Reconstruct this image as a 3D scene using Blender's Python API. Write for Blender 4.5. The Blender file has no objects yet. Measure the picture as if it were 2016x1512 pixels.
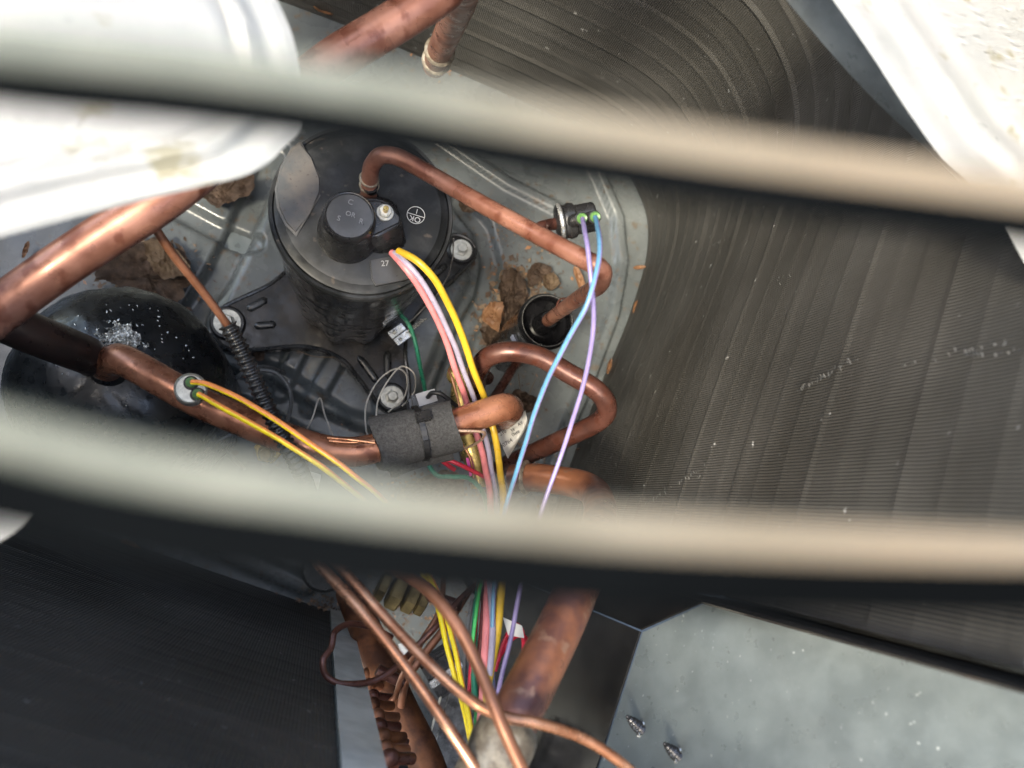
import bpy, bmesh, math, random
from mathutils import Vector, Matrix, noise
from mathutils.geometry import intersect_line_plane
random.seed(7)
S = bpy.context.scene
COL = S.collection
R = math.radians
# ---------------------------------------------------------------- camera
H = 0.72; F = 1514.0; CX, CY = 1008.0, 756.0; NX, NY = 635.0, 980.0
vN = Vector((NX-CX, -(NY-CY), -F)).normalized()
ROT = vN.rotation_difference(Vector((0, 0, -1))).to_matrix()
cam_d = bpy.data.cameras.new('camera'); cam = bpy.data.objects.new('camera', cam_d); COL.objects.link(cam)
cam.location = (0, 0, H); cam.rotation_euler = ROT.to_euler()
cam_d.sensor_width = 36; cam_d.lens = F/2016*36; cam_d.clip_start = 0.004; cam_d.clip_end = 50
cam_d.dof.use_dof = True; cam_d.dof.focus_distance = 0.50; cam_d.dof.aperture_fstop = (cam_d.lens/1000)/0.0030
S.camera = cam
S.render.resolution_x = 1024; S.render.resolution_y = 768
# ---------------------------------------------------------------- sky, sun, exposure
W = bpy.data.worlds.new("World"); S.world = W; W.use_nodes = True
nt = W.node_tree; bg = nt.nodes['Background']; sky = nt.nodes.new('ShaderNodeTexSky')
SUN_EL, SUN_AZ = R(60), R(212)      # azimuth measured from +x towards +y
sky.sky_type = 'NISHITA'; sky.sun_disc = False; sky.sun_elevation = SUN_EL; sky.sun_rotation = R(90)-SUN_AZ
sky.dust_density = 2.5; sky.air_density = 0.8
nt.links.new(sky.outputs[0], bg.inputs[0]); bg.inputs[1].default_value = 0.15
sd = bpy.data.lights.new('sun', 'SUN'); sd.energy = 1.2; sd.angle = R(11); sd.color = (1, .95, .88)
sun = bpy.data.objects.new('sun', sd); COL.objects.link(sun)
sdir = Vector((math.cos(SUN_EL)*math.cos(SUN_AZ), math.cos(SUN_EL)*math.sin(SUN_AZ), math.sin(SUN_EL)))
sun.rotation_euler = sdir.to_track_quat('Z', 'Y').to_euler(); sun.location = sdir*3
S.view_settings.view_transform = 'Standard'; S.view_settings.look = 'None'
S.view_settings.exposure = 2.75; S.view_settings.gamma = 1
S.view_settings.use_white_balance = True; S.view_settings.white_balance_temperature = 7500; S.view_settings.white_balance_tint = 4
S.render.engine = 'CYCLES'

# ---------------------------------------------------------------- helpers
def P(px, py, z):
    d = ROT @ Vector((px-CX, -(py-CY), -F))
    return Vector((0, 0, H)) + d*((z-H)/d.z)
def SC(px, py, z):                       # metres per pixel there
    d = ROT @ Vector((px-CX, -(py-CY), -F)); return (z-H)/d.z
def on_plane(px, py, o, n):
    d = ROT @ Vector((px-CX, -(py-CY), -F)); c = Vector((0, 0, H))
    return c + d*((o-c).dot(n)/d.dot(n))

MATS = {}
def mat(name, col, rough=.5, metal=0, var=.0, vscale=60, col2=None, bump=0, bscale=200, spec=.5, coat=0, lo=.4, hi=.62, rvar=.15, detail=4, speck=None, speck_scale=150, speck_th=.72):
    if name in MATS: return MATS[name]
    m = bpy.data.materials.new(name); m.use_nodes = True; t = m.node_tree; N = t.nodes; L = t.links
    b = N['Principled BSDF']; b.inputs['Roughness'].default_value = rough; b.inputs['Metallic'].default_value = metal
    b.inputs['Specular IOR Level'].default_value = spec; b.inputs['Coat Weight'].default_value = coat; b.inputs['Coat Roughness'].default_value = .15
    b.inputs['Base Color'].default_value = (*col, 1)
    tc = N.new('ShaderNodeTexCoord'); src = tc.outputs['Object']
    out = None
    if col2 or var:
        n = N.new('ShaderNodeTexNoise'); n.inputs['Scale'].default_value = vscale; n.inputs['Detail'].default_value = detail; n.inputs['Roughness'].default_value = .62
        L.new(src, n.inputs['Vector'])
        r = N.new('ShaderNodeValToRGB'); r.color_ramp.elements[0].position = lo; r.color_ramp.elements[1].position = hi
        c2 = col2 or tuple(min(1, c*(1+var)) for c in col); c1 = col if col2 else tuple(c*(1-var) for c in col)
        r.color_ramp.elements[0].color = (*c1, 1); r.color_ramp.elements[1].color = (*c2, 1)
        L.new(n.outputs[0], r.inputs[0]); out = r.outputs[0]
        mr = N.new('ShaderNodeMapRange'); mr.inputs[3].default_value = max(.02, rough-rvar); mr.inputs[4].default_value = min(1, rough+rvar)
        n2 = N.new('ShaderNodeTexNoise'); n2.inputs['Scale'].default_value = vscale*2.3; n2.inputs['Detail'].default_value = 5
        L.new(src, n2.inputs['Vector']); L.new(n2.outputs[0], mr.inputs[0]); mr.inputs[1].default_value = .3; mr.inputs[2].default_value = .7
        L.new(mr.outputs[0], b.inputs['Roughness'])
    if speck:
        n3 = N.new('ShaderNodeTexNoise'); n3.inputs['Scale'].default_value = speck_scale; n3.inputs['Detail'].default_value = 3
        L.new(src, n3.inputs['Vector'])
        r3 = N.new('ShaderNodeValToRGB'); r3.color_ramp.elements[0].position = speck_th-.09; r3.color_ramp.elements[1].position = speck_th
        r3.color_ramp.elements[0].color = (0, 0, 0, 1); L.new(n3.outputs[0], r3.inputs[0])
        mx = N.new('ShaderNodeMix'); mx.data_type = 'RGBA'; L.new(r3.outputs[0], mx.inputs[0])
        if out: L.new(out, mx.inputs[6])
        else: mx.inputs[6].default_value = (*col, 1)
        mx.inputs[7].default_value = (*speck, 1); out = mx.outputs[2]
    if out: L.new(out, b.inputs['Base Color'])
    if bump:
        nb = N.new('ShaderNodeTexNoise'); nb.inputs['Scale'].default_value = bscale; nb.inputs['Detail'].default_value = 4
        L.new(src, nb.inputs['Vector']); bp = N.new('ShaderNodeBump'); bp.inputs['Strength'].default_value = bump; bp.inputs['Distance'].default_value = .0004
        L.new(nb.outputs[0], bp.inputs['Height']); L.new(bp.outputs[0], b.inputs['Normal'])
    MATS[name] = m; return m

copper = mat('copper', (.22, .085, .048), .3, .45, col2=(.37, .165, .10), vscale=55, bump=.25, bscale=240, speck=(.17, .06, .035), speck_scale=90, speck_th=.66, rvar=.14)
copper_pink = mat('copper_pink', (.22, .09, .06), .34, .4, col2=(.36, .17, .12), vscale=38, bump=.1, bscale=260, speck=(.17, .06, .038), speck_scale=80, speck_th=.62)
copper_dark = mat('copper_dark', (.065, .026, .02), .32, .4, col2=(.125, .052, .04), vscale=45, bump=.15, bscale=240, speck=(.09, .03, .02), speck_scale=150, speck_th=.63)
copper_burnt = mat('copper_burnt', (.12, .055, .05), .38, .5, col2=(.38, .15, .075), vscale=26, bump=.25, bscale=260, speck=(.30, .17, .12), speck_scale=110, speck_th=.68)
copper_bright = mat('copper_bright', (.33, .14, .075), .3, .7, col2=(.50, .26, .16), vscale=70, bump=.08, bscale=300)
copper_cap = mat('copper_capillary', (.19, .078, .042), .4, .4, col2=(.31, .135, .08), vscale=40, bump=.1, bscale=300)
rust = mat('rust_brown', (.07, .025, .012), .6, .3, col2=(.20, .075, .03), vscale=60, bump=.4, bscale=180)
black_gloss = mat('black_gloss_paint', (.012, .013, .014), .26, 0, col2=(.03, .032, .034), vscale=50, bump=.06, bscale=140, spec=.6)
black_lid = mat('black_lid_paint', (.012, .013, .014), .42, 0, col2=(.044, .046, .050), vscale=45, bump=.12, bscale=160, spec=.35, lo=.44, hi=.7, speck=(.07, .058, .05), speck_scale=170, speck_th=.74)
black_scuff = mat('black_scuffed_paint', (.055, .058, .062), .5, 0, col2=(.10, .088, .08), vscale=60, bump=.3, bscale=200, speck=(.05, .04, .035), speck_scale=380, speck_th=.72)
black_brk = mat('black_bracket_paint', (.010, .010, .010), .27, 0, col2=(.032, .026, .021), vscale=50, bump=.15, bscale=120, spec=.35, lo=.42, hi=.6)
black_rub = mat('black_rubber', (.013, .013, .014), .38, 0, var=.3, vscale=80, bump=.1)
black_plastic = mat('black_plastic', (.018, .018, .019), .28, 0, var=.35, vscale=60, bump=.05, spec=.6)
plastic_top = mat('dusty_black_plastic', (.05, .051, .054), .38, 0, var=.3, vscale=50, bump=.08, spec=.6)
foam = mat('black_foam', (.022, .022, .023), .85, 0, col2=(.045, .045, .047), vscale=600, bump=1.5, bscale=1100)
pan_m = mat('grey_pan_paint', (.080, .092, .098), .28, 0, col2=(.118, .132, .137), vscale=18, bump=.05, bscale=60, spec=.55, detail=8, speck=(.10, .085, .07), speck_scale=110, speck_th=.69, rvar=.12)
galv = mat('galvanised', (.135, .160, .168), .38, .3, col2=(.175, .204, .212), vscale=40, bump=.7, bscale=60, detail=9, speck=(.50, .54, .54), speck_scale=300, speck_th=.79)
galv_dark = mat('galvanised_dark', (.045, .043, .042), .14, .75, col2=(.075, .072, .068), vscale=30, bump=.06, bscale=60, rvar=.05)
white_m = mat('white_blade_paint', (.46, .47, .465), .4, 0, col2=(.52, .52, .515), vscale=30, bump=.1, bscale=160, speck=(.36, .34, .26), speck_scale=60, speck_th=.70)
zinc = mat('zinc', (.48, .47, .42), .4, .6, var=.2, vscale=260, bump=.3, bscale=300)
whitezinc = mat('white_washer', (.62, .62, .57), .45, .2, var=.12, vscale=200, bump=.2)
brass = mat('brass', (.38, .26, .08), .32, .75, col2=(.60, .45, .17), vscale=90, bump=.2)
brass_dull = mat('dull_brass', (.13, .09, .03), .45, .5, col2=(.28, .20, .08), vscale=90, bump=.3)
silver = mat('silver', (.6, .6, .58), .28, .8, var=.15, vscale=150, bump=.3)
braze = mat('silver_braze', (.16, .13, .10), .4, .5, col2=(.32, .28, .22), vscale=160, bump=.7, bscale=260)
paper = mat('paper', (.66, .65, .62), .7, 0, var=.05, vscale=60)
ink = mat('ink', (.03, .03, .03), .6)
stamp = mat('white_stamp', (.55, .56, .56), .55)
emboss = mat('embossed_letter', (.20, .20, .205), .3)
green_seal = mat('green_seal', (.09, .20, .06), .4, 0, var=.2)
def wm(n, c, rough=.35): return mat('wire_'+n, c, rough, 0, var=.10, vscale=80, spec=.5)
w_pink = wm('pink', (.60, .19, .20)); w_lav = wm('lavender', (.30, .27, .36)); w_yel = wm('yellow', (.52, .33, .03))
w_blue = wm('blue', (.08, .21, .34)); w_lilac = wm('lilac', (.21, .17, .34)); w_green = wm('green', (.02, .20, .12))
w_lgreen = wm('light_green', (.06, .45, .12)); w_red = wm('red', (.55, .02, .05)); w_orange = wm('orange', (.75, .25, .07)); w_yel2 = wm('lemon', (.80, .62, .02))
w_black = wm('black', (.02, .02, .022)); w_grey = wm('grey', (.12, .125, .13)); w_dred = wm('maroon', (.11, .02, .02)); w_white = wm('white', (.48, .45, .41))
leaf_b = mat('dead_leaf', (.055, .033, .022), .75, 0, col2=(.13, .085, .06), vscale=90, bump=.8, bscale=200)
leaf_l = mat('tan_leaf', (.20, .14, .09), .7, 0, col2=(.12, .075, .045), vscale=110, bump=.8, bscale=200)
leaf_o = mat('orange_leaf', (.22, .10, .045), .5, 0, col2=(.36, .19, .10), vscale=120, bump=.5, bscale=200)
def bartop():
    m = mat('bar_top_baked_reflection', (.042, .050, .040), .5, 0, col2=(.092, .096, .080), vscale=70, bump=.1, bscale=120, detail=2, lo=.35, hi=.65)  # pale tone is the surroundings' reflection, put into the bar tops' colour
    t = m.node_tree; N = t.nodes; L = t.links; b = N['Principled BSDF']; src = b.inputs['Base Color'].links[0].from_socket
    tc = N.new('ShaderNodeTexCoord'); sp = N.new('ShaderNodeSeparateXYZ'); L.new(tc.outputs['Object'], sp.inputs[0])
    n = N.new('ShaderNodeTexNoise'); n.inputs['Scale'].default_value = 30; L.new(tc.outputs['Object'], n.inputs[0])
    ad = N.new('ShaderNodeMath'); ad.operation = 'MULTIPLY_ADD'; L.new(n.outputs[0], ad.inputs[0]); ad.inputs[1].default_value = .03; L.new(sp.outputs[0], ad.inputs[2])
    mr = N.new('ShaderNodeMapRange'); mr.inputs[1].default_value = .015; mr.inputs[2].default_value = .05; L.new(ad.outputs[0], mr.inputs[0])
    mx = N.new('ShaderNodeMix'); mx.data_type = 'RGBA'; L.new(mr.outputs[0], mx.inputs[0]); L.new(src, mx.inputs[6]); mx.inputs[7].default_value = (.125, .096, .064, 1)  # tan part of the painted reflection, blended in along x
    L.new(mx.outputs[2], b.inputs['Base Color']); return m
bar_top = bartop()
bar_side = mat('black_bar_side', (.0022, .0026, .003), .9, 0, var=.2, vscale=20, spec=.0)
casing = mat('casing_paint', (.25, .24, .21), .5, 0, var=.1, vscale=10, bump=.1)

def finm():
    m = bpy.data.materials.new('aluminium_fins'); m.use_nodes = True; t = m.node_tree; N = t.nodes; L = t.links; b = N['Principled BSDF']
    tc = N.new('ShaderNodeTexCoord')
    n = N.new('ShaderNodeTexNoise'); n.inputs['Scale'].default_value = 9; n.inputs['Detail'].default_value = 8; L.new(tc.outputs['Object'], n.inputs[0])
    r = N.new('ShaderNodeValToRGB'); r.color_ramp.elements[0].position = .38; r.color_ramp.elements[1].position = .66
    r.color_ramp.elements[0].color = (.040, .038, .034, 1); r.color_ramp.elements[1].color = (.072, .069, .064, 1); L.new(n.outputs[0], r.inputs[0])
    n2 = N.new('ShaderNodeTexNoise'); n2.inputs['Scale'].default_value = 130; n2.inputs['Detail'].default_value = 2; L.new(tc.outputs['Object'], n2.inputs[0])
    r2 = N.new('ShaderNodeValToRGB'); r2.color_ramp.elements[0].position = .72; r2.color_ramp.elements[1].position = .80; L.new(n2.outputs[0], r2.inputs[0])
    mx = N.new('ShaderNodeMix'); mx.data_type = 'RGBA'; L.new(r2.outputs[0], mx.inputs[0]); L.new(r.outputs[0], mx.inputs[6]); mx.inputs[7].default_value = (.38, .38, .37, 1)
    L.new(mx.outputs[2], b.inputs['Base Color']); b.inputs['Metallic'].default_value = .25; b.inputs['Roughness'].default_value = .5
    return m
fins = finm()

def link(name, me, m=None, parent=None):
    o = bpy.data.objects.new(name, me); COL.objects.link(o)
    if m:
        for x in (m if isinstance(m, (list, tuple)) else [m]): me.materials.append(x)
    if parent: o.parent = parent; o.matrix_parent_inverse = parent_inv(parent)
    return o
def parent_inv(p):
    return Matrix.Translation(p.location).inverted() if p.type == 'EMPTY' else Matrix()
def build(name, bm, m=None, parent=None, smooth=True, angle=40):
    me = bpy.data.meshes.new(name); bmesh.ops.recalc_face_normals(bm, faces=bm.faces[:]); bm.to_mesh(me); bm.free()
    if smooth:
        me.shade_smooth()
        try: me.set_sharp_from_angle(angle=R(angle))
        except Exception: pass
    return link(name, me, m, parent)
def tag(o, label, cat, group=None, kind=None):
    o['label'] = label; o['category'] = cat
    if group: o['group'] = group
    if kind: o['kind'] = kind
    return o
def thing(name, loc, label, cat, group=None):
    o = bpy.data.objects.new(name, None); COL.objects.link(o); o.location = loc; o.empty_display_size = .02
    return tag(o, label, cat, group)

def catmull(pts, n=8):
    out = []
    for i in range(len(pts)-1):
        p0 = pts[max(i-1, 0)]; p1 = pts[i]; p2 = pts[i+1]; p3 = pts[min(i+2, len(pts)-1)]
        # centripetal-ish using plain catmull with reduced tension
        m1 = (p2-p0)*.5; m2 = (p3-p1)*.5; d = (p2-p1).length
        if m1.length > d: m1 *= d/m1.length
        if m2.length > d: m2 *= d/m2.length
        for k in range(n):
            t = k/n; a = 2*t**3-3*t*t+1; b = t**3-2*t*t+t; c = -2*t**3+3*t*t; e = t**3-t*t
            out.append(p1*a+m1*b+p2*c+m2*e)
    out.append(pts[-1].copy()); return out
def sweep(bm, path, rad, seg=14, stripe=None, cap=True, twist=0):
    rings = []; prev = None; n = len(path)
    for i, p in enumerate(path):
        t = (path[min(i+1, n-1)]-path[max(i-1, 0)]).normalized()
        if prev is None:
            u = Vector((0, 0, 1)); nrm = u-t*u.dot(t)
            if nrm.length < .3: u = Vector((0, 1, 0)); nrm = u-t*u.dot(t)
        else: nrm = prev-t*prev.dot(t)
        nrm.normalize(); prev = nrm; bn = t.cross(nrm)
        r = rad(i/(n-1)) if callable(rad) else rad
        tw = twist*i/(n-1)
        rings.append([bm.verts.new(p+(nrm*math.cos(2*math.pi*k/seg+tw)+bn*math.sin(2*math.pi*k/seg+tw))*r) for k in range(seg)])
    for i in range(n-1):
        for k in range(seg):
            f = bm.faces.new((rings[i][k], rings[i][(k+1) % seg], rings[i+1][(k+1) % seg], rings[i+1][k]))
            if stripe and (k in stripe): f.material_index = 1
    if cap:
        bm.faces.new(rings[0][::-1]); bm.faces.new(rings[-1])
    return rings
def pxpath(pts, n=8): return catmull([P(*p) for p in pts], n)
def tube(name, pts, r, m, parent=None, label=None, cat=None, group=None, seg=14, stripe=None, n=8, rad=None, twist=0, wob=0):
    path = pxpath(pts, n)
    if wob:
        for i, p in enumerate(path): p += noise.noise_vector(p*38+Vector((r*999, 0, 0)))*wob*min(1, i/12)
    bm = bmesh.new(); sweep(bm, path, rad or r, seg, stripe, twist=twist)
    o = build(name, bm, m, parent, angle=60)
    if label: tag(o, label, cat, group)
    return o
def lathe(bm, prof, c, axis=Vector((0, 0, 1)), seg=48, mi=0, close=True):
    axis = axis.normalized(); u = axis.orthogonal().normalized(); v = axis.cross(u); rings = []
    for (r, h) in prof:
        if r < 1e-6: rings.append([bm.verts.new(c+axis*h)])
        else: rings.append([bm.verts.new(c+axis*h+(u*math.cos(2*math.pi*k/seg)+v*math.sin(2*math.pi*k/seg))*r) for k in range(seg)])
    for a, b in zip(rings, rings[1:]):
        for k in range(seg):
            k2 = (k+1) % seg
            vs = [a[0]] if len(a) == 1 else [a[k], a[k2]]
            vs += [b[0]] if len(b) == 1 else [b[k2], b[k]]
            if len(vs) >= 3: bm.faces.new(vs).material_index = mi
    if close:
        for rr in (rings[0], rings[-1]):
            if len(rr) > 1: bm.faces.new(rr)
def cyl(name, c, axis, r, h0, h1, m, parent=None, seg=32, bev=None):
    bm = bmesh.new(); b = bev if bev is not None else min(r, abs(h1-h0))*.12
    lathe(bm, [(r-b, h0), (r, h0+b), (r, h1-b), (r-b, h1)], c, axis, seg); return build(name, bm, m, parent)
def prism_pts(bm, bot, top, mi=0):
    b = [bm.verts.new(p) for p in bot]; t = [bm.verts.new(p) for p in top]; n = len(b)
    fs = [bm.faces.new(b[::-1]), bm.faces.new(t)]
    for i in range(n): fs.append(bm.faces.new((b[i], b[(i+1) % n], t[(i+1) % n], t[i])))
    for f in fs: f.material_index = mi
    return fs
def smooth_poly(pts, n=6):
    m = len(pts); out = []
    for i in range(m):
        p0, p1, p2, p3 = [Vector(pts[(i+k-1) % m]) for k in range(4)]
        for k in range(n):
            t = k/n; out.append(.5*((2*p1)+(p2-p0)*t+(2*p0-5*p1+4*p2-p3)*t*t+(3*p1-p0-3*p2+p3)*t**3))
    return out
def plate(name, poly, z0, z1, m, parent=None, bev=.0008, smoothn=0):
    q = smooth_poly(poly, smoothn) if smoothn else [Vector(p) for p in poly]
    bm = bmesh.new()
    top = [P(p[0], p[1], z1) for p in q]; bot = [Vector((v.x, v.y, z0)) for v in top]
    prism_pts(bm, bot, top)
    if bev:
        es = [e for e in bm.edges if all(abs(v.co.z-z1) < 1e-6 for v in e.verts)]
        bmesh.ops.bevel(bm, geom=es, offset=bev, segments=3, affect='EDGES', clamp_overlap=True)
    return build(name, bm, m, parent, angle=50)
def box(name, c, ax, ay, az, m, parent=None, bev=.0005):
    """c centre, ax/ay/az half-extent vectors"""
    bm = bmesh.new(); c = Vector(c)
    vs = [[c+ax*sx+ay*sy+az*sz for (sx, sy) in ((-1, -1), (1, -1), (1, 1), (-1, 1))] for sz in (-1, 1)]
    prism_pts(bm, vs[0], vs[1])
    if bev: bmesh.ops.bevel(bm, geom=bm.edges[:], offset=bev, segments=2, affect='EDGES', clamp_overlap=True)
    return build(name, bm, m, parent)
def text(name, s, o, xdir, ydir, size, m, parent=None, depth=.0002):
    """flat lettering: origin o (centre), unit directions"""
    cu = bpy.data.curves.new(name, 'FONT'); cu.body = s; cu.size = size; cu.extrude = depth; cu.align_x = 'CENTER'; cu.align_y = 'CENTER'; cu.resolution_u = 3
    t = bpy.data.objects.new(name, cu); COL.objects.link(t)
    bpy.context.view_layer.update()
    me = bpy.data.meshes.new_from_object(t.evaluated_get(bpy.context.evaluated_depsgraph_get()))
    bpy.data.objects.remove(t); bpy.data.curves.remove(cu)
    x = xdir.normalized(); y = (ydir-x*ydir.dot(x)).normalized(); z = x.cross(y)
    M = Matrix((x, y, z)).transposed().to_4x4(); M.translation = o
    me.transform(M); me.name = name
    me.materials.clear(); return link(name, me, m, parent)

# ================================================================ SETTING: base pan
CHAN = [  # polyline px, half width m, depth m  (negative = groove)
 ([(905, 395), (950, 450), (968, 520), (955, 590), (915, 660), (885, 740), (862, 800), (845, 870)], .010, -.007),
 ([(545, 300), (500, 390), (430, 540), (385, 610), (372, 680), (420, 740), (520, 770), (620, 830), (700, 865), (845, 880)], .011, -.008),
 ([(1130, 250), (1180, 350), (1213, 430), (1222, 520), (1205, 620), (1160, 740), (1105, 870), (1040, 1010), (980, 1120)], .006, .007),
 ([(700, 175), (860, 265), (1000, 362), (1105, 415)], .006, .004),
 ([(150, 320), (300, 385), (420, 450), (500, 480)], .009, -.006),
 ([(590, 690), (550, 770)], .008, .003),
 ([(660, 715), (610, 800)], .008, .003),
 ([(740, 740), (760, 850)], .008, .003),
 ([(60, 330), (-50, 500), (-60, 800), (100, 960), (300, 1010), (450, 1085), (600, 1150)], .008, .006),
]
chan = []
for pl, hw, dp in CHAN: chan.append(([P(x, y, 0).to_2d() for x, y in pl], hw, dp))
def seg_d(p, a, b):
    ab = b-a; t = max(0, min(1, (p-a).dot(ab)/max(ab.length_squared, 1e-12))); return (p-(a+ab*t)).length
RAISED = [P(x, y, 0).to_2d() for x, y in [(560, 330), (480, 500), (420, 620), (430, 690), (560, 740), (680, 820), (800, 850), (830, 780), (880, 660), (930, 560), (930, 470), (850, 400), (700, 300)]]
def inside(p, poly):
    c = False; j = len(poly)-1
    for i in range(len(poly)):
        a, b = poly[i], poly[j]
        if (a.y > p.y) != (b.y > p.y) and p.x < (b.x-a.x)*(p.y-a.y)/(b.y-a.y)+a.x: c = not c
        j = i
    return c
def pan_h(x, y):
    p = Vector((x, y)); h = 0
    d = min(seg_d(p, RAISED[i], RAISED[i-1]) for i in range(len(RAISED)))
    s = min(1, d/.009); s = s*s*(3-2*s)
    if inside(p, RAISED): h += .0055*s
    for pl, hw, dp in chan:
        d = min(seg_d(p, pl[i], pl[i+1]) for i in range(len(pl)-1))
        if d < hw*1.5:
            t = max(0, min(1, (hw*1.25-d)/(hw*.5))); h += 1.5*dp*t*t*(3-2*t)
    return h + .0004*noise.noise(Vector((x*30, y*30, 0)))
def make_pan():
    x0, x1, y0, y1 = -.50, .38, -.34, .60; nx, ny = 350, 360
    vs = []; fs = []
    for j in range(ny+1):
        for i in range(nx+1):
            x = x0+(x1-x0)*i/nx; y = y0+(y1-y0)*j/ny
            vs.append((x, y, pan_h(x, y)))
    for j in range(ny):
        for i in range(nx):
            a = j*(nx+1)+i; fs.append((a, a+1, a+nx+2, a+nx+1))
    me = bpy.data.meshes.new('base_pan'); me.from_pydata(vs, [], fs); me.shade_smooth()
    o = link('base_pan', me, pan_m); o['kind'] = 'structure'; o['label'] = 'grey painted pressed steel base pan with raised ridges and grooves'
    bm = bmesh.new()
    prism_pts(bm, [Vector((x, y, -.03)) for x, y in ((x0, y0), (x1, y0), (x1, y1), (x0, y1))], [Vector((x, y, -.018)) for x, y in ((x0, y0), (x1, y0), (x1, y1), (x0, y1))])
    build('pan_underside', bm, galv, o, smooth=False)
make_pan()

# ================================================================ finned coils
def coil(name, pts, top, label, phase=0, pitch=.0017, row=.0215):
    root = thing(name, P(*pts[0], 0), label, 'coil')
    raw = catmull([P(x, y, .0).to_2d().to_3d() for x, y in pts], 40)
    # resample at half fin pitch
    L = [0]
    for a, b in zip(raw, raw[1:]): L.append(L[-1]+(b-a).length)
    n = int(L[-1]/(pitch/2)); path = []; j = 0
    for i in range(n+1):
        s = L[-1]*i/n
        while j < len(L)-2 and L[j+1] < s: j += 1
        t = (s-L[j])/max(L[j+1]-L[j], 1e-9); path.append(raw[j].lerp(raw[j+1], t))
    nz = int(top/row)*6; vs = []; fs = []
    for i, p in enumerate(path):
        t = (path[min(i+6, n)]-path[max(i-6, 0)]).normalized(); nrm = Vector((t.y, -t.x, 0))
        amp = .34+.66*max(0, min(1, (p.y-.14)/.08))
        for k in range(nz+1):
            z = -.004+(top+.004)*k/nz
            w = math.sin(2*math.pi*z/row+phase); g = amp*(.0019 if int(z/row+.6) % 3 == 0 else .0011)*max(0, w)**3
            dmg = noise.noise(Vector((p.x*9, p.y*9, z*14)))
            d = g + (.00032 if i % 2 else 0) + (.0012*max(0, dmg-.3) if i % 2 else 0)
            jit = noise.noise(Vector((p.x*60, p.y*60, z*50)))*.0002
            q = p+nrm*d+t*jit; vs.append((q.x, q.y, z))
    m = nz+1
    for i in range(n):
        for k in range(nz):
            a = i*m+k; fs.append((a, a+1, a+m+1, a+m))
    me = bpy.data.meshes.new('fins'); me.from_pydata(vs, [], fs)
    f = link('fins', me, fins, root); f['kind'] = 'stuff'
    # solid backing so that no daylight leaks
    bm = bmesh.new(); sub = path[::12]+[path[-1]]; 
    for off0, off1 in ((-.004, -.022),):
        cols = []
        for i, p in enumerate(sub):
            t = (sub[min(i+1, len(sub)-1)]-sub[max(i-1, 0)]).normalized(); nn = Vector((t.y, -t.x, 0))
            cols.append([bm.verts.new((p+nn*o_)+Vector((0, 0, z_))) for o_, z_ in ((off0, -.01), (off1, -.01), (off1, top), (off0, top))])
        for a, b in zip(cols, cols[1:]):
            for k in range(4): bm.faces.new((a[k], a[(k+1) % 4], b[(k+1) % 4], b[k]))
        bm.faces.new(cols[0]); bm.faces.new(cols[-1][::-1])
    build('coil_core', bm, galv_dark, root, smooth=False)
    return root
coil('condenser_coil', [(1066, 1085), (1100, 980), (1132, 890), (1180, 765), (1236, 630), (1270, 520), (1276, 450), (1262, 390), (1220, 318), (1150, 262), (1035, 203), (915, 150), (650, 38), (200, -124), (-500, -376)][::-1], .575,
     'grey finned coil wall curving round the right and far side of the pan')
coil('condenser_coil', [(-900, 60), (-800, 400), (-520, 740), (-300, 868), (240, 1064), (648, 1204)][::-1], .575,
     'dark grey finned coil wall behind the galvanised strip at lower left', phase=1)

cr_root = bpy.data.objects['condenser_coil']
w0, w1 = P(1132, 890, 0), P(1236, 630, 0); wn = (w1-w0).cross(Vector((0, 0, 1))).normalized()
if wn.x > 0: wn = -wn
bm = bmesh.new()
for (xa, ya, xb, yb, n_, sp_) in ((1268, 992, 1392, 915, 46, 3), (1572, 768, 1655, 722, 46, 6), (1655, 715, 1690, 706, 14, 4), (1770, 718, 1985, 672, 24, 5), (1330, 472, 1400, 465, 12, 4), (1385, 492, 1445, 462, 24, 3), (1500, 560, 1560, 540, 8, 12), (1900, 700, 2010, 690, 16, 5)):
    for k in range(n_):
        t = random.random(); q = on_plane(xa+(xb-xa)*t+random.gauss(0, 2), ya+(yb-ya)*t+random.gauss(0, sp_*.6), w0+wn*.0035, wn)
        a = random.uniform(.0003, .0012); h = random.uniform(.0002, .0007); tl = random.uniform(-.8, .8)
        du = Vector((0, 0, 1))*h; dw = ((w1-w0).normalized()*.6+wn*tl).normalized()*a
        bm.faces.new([bm.verts.new(v) for v in (q-du-dw, q-du+dw, q+du+dw*.7, q+du-dw)])
o = build('bent_fins', bm, mat('bare_aluminium', (.20, .20, .195), .35, .5, var=.3), cr_root, smooth=False); o['kind'] = 'stuff'
# ================================================================ galvanised sheets
def sheet(name, corners, m, parent=None, th=.0009, sub=0):
    c = [Vector(p) for p in corners]; n = (c[1]-c[0]).cross(c[2]-c[0]).normalized()
    bm = bmesh.new(); prism_pts(bm, [p-n*th for p in c], c); return build(name, bm, m, parent, smooth=False)
# end plate of the lower left coil
A0, A1 = P(650, 1198, .0), P(688, 1208, .0)
ep = thing('coil_end_plate', A0, 'narrow galvanised strip standing at the end of the lower left coil', 'metal strip')
sheet('strip', [A0, A1, A1+Vector((0, 0, .575)), A0+Vector((0, 0, .575))], mat('galvanised_light', (.44, .455, .43), .45, .2, col2=(.60, .615, .59), vscale=40, bump=.2, bscale=130), ep, th=.0012)
d_ = (A1-A0).normalized(); n_ = Vector((d_.y, -d_.x, 0))
sheet('flange', [A0+n_*.0014, A0+n_*.016, A0+n_*.016+Vector((0, 0, .575)), A0+n_*.0014+Vector((0, 0, .575))], galv, ep, th=.001)
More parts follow.
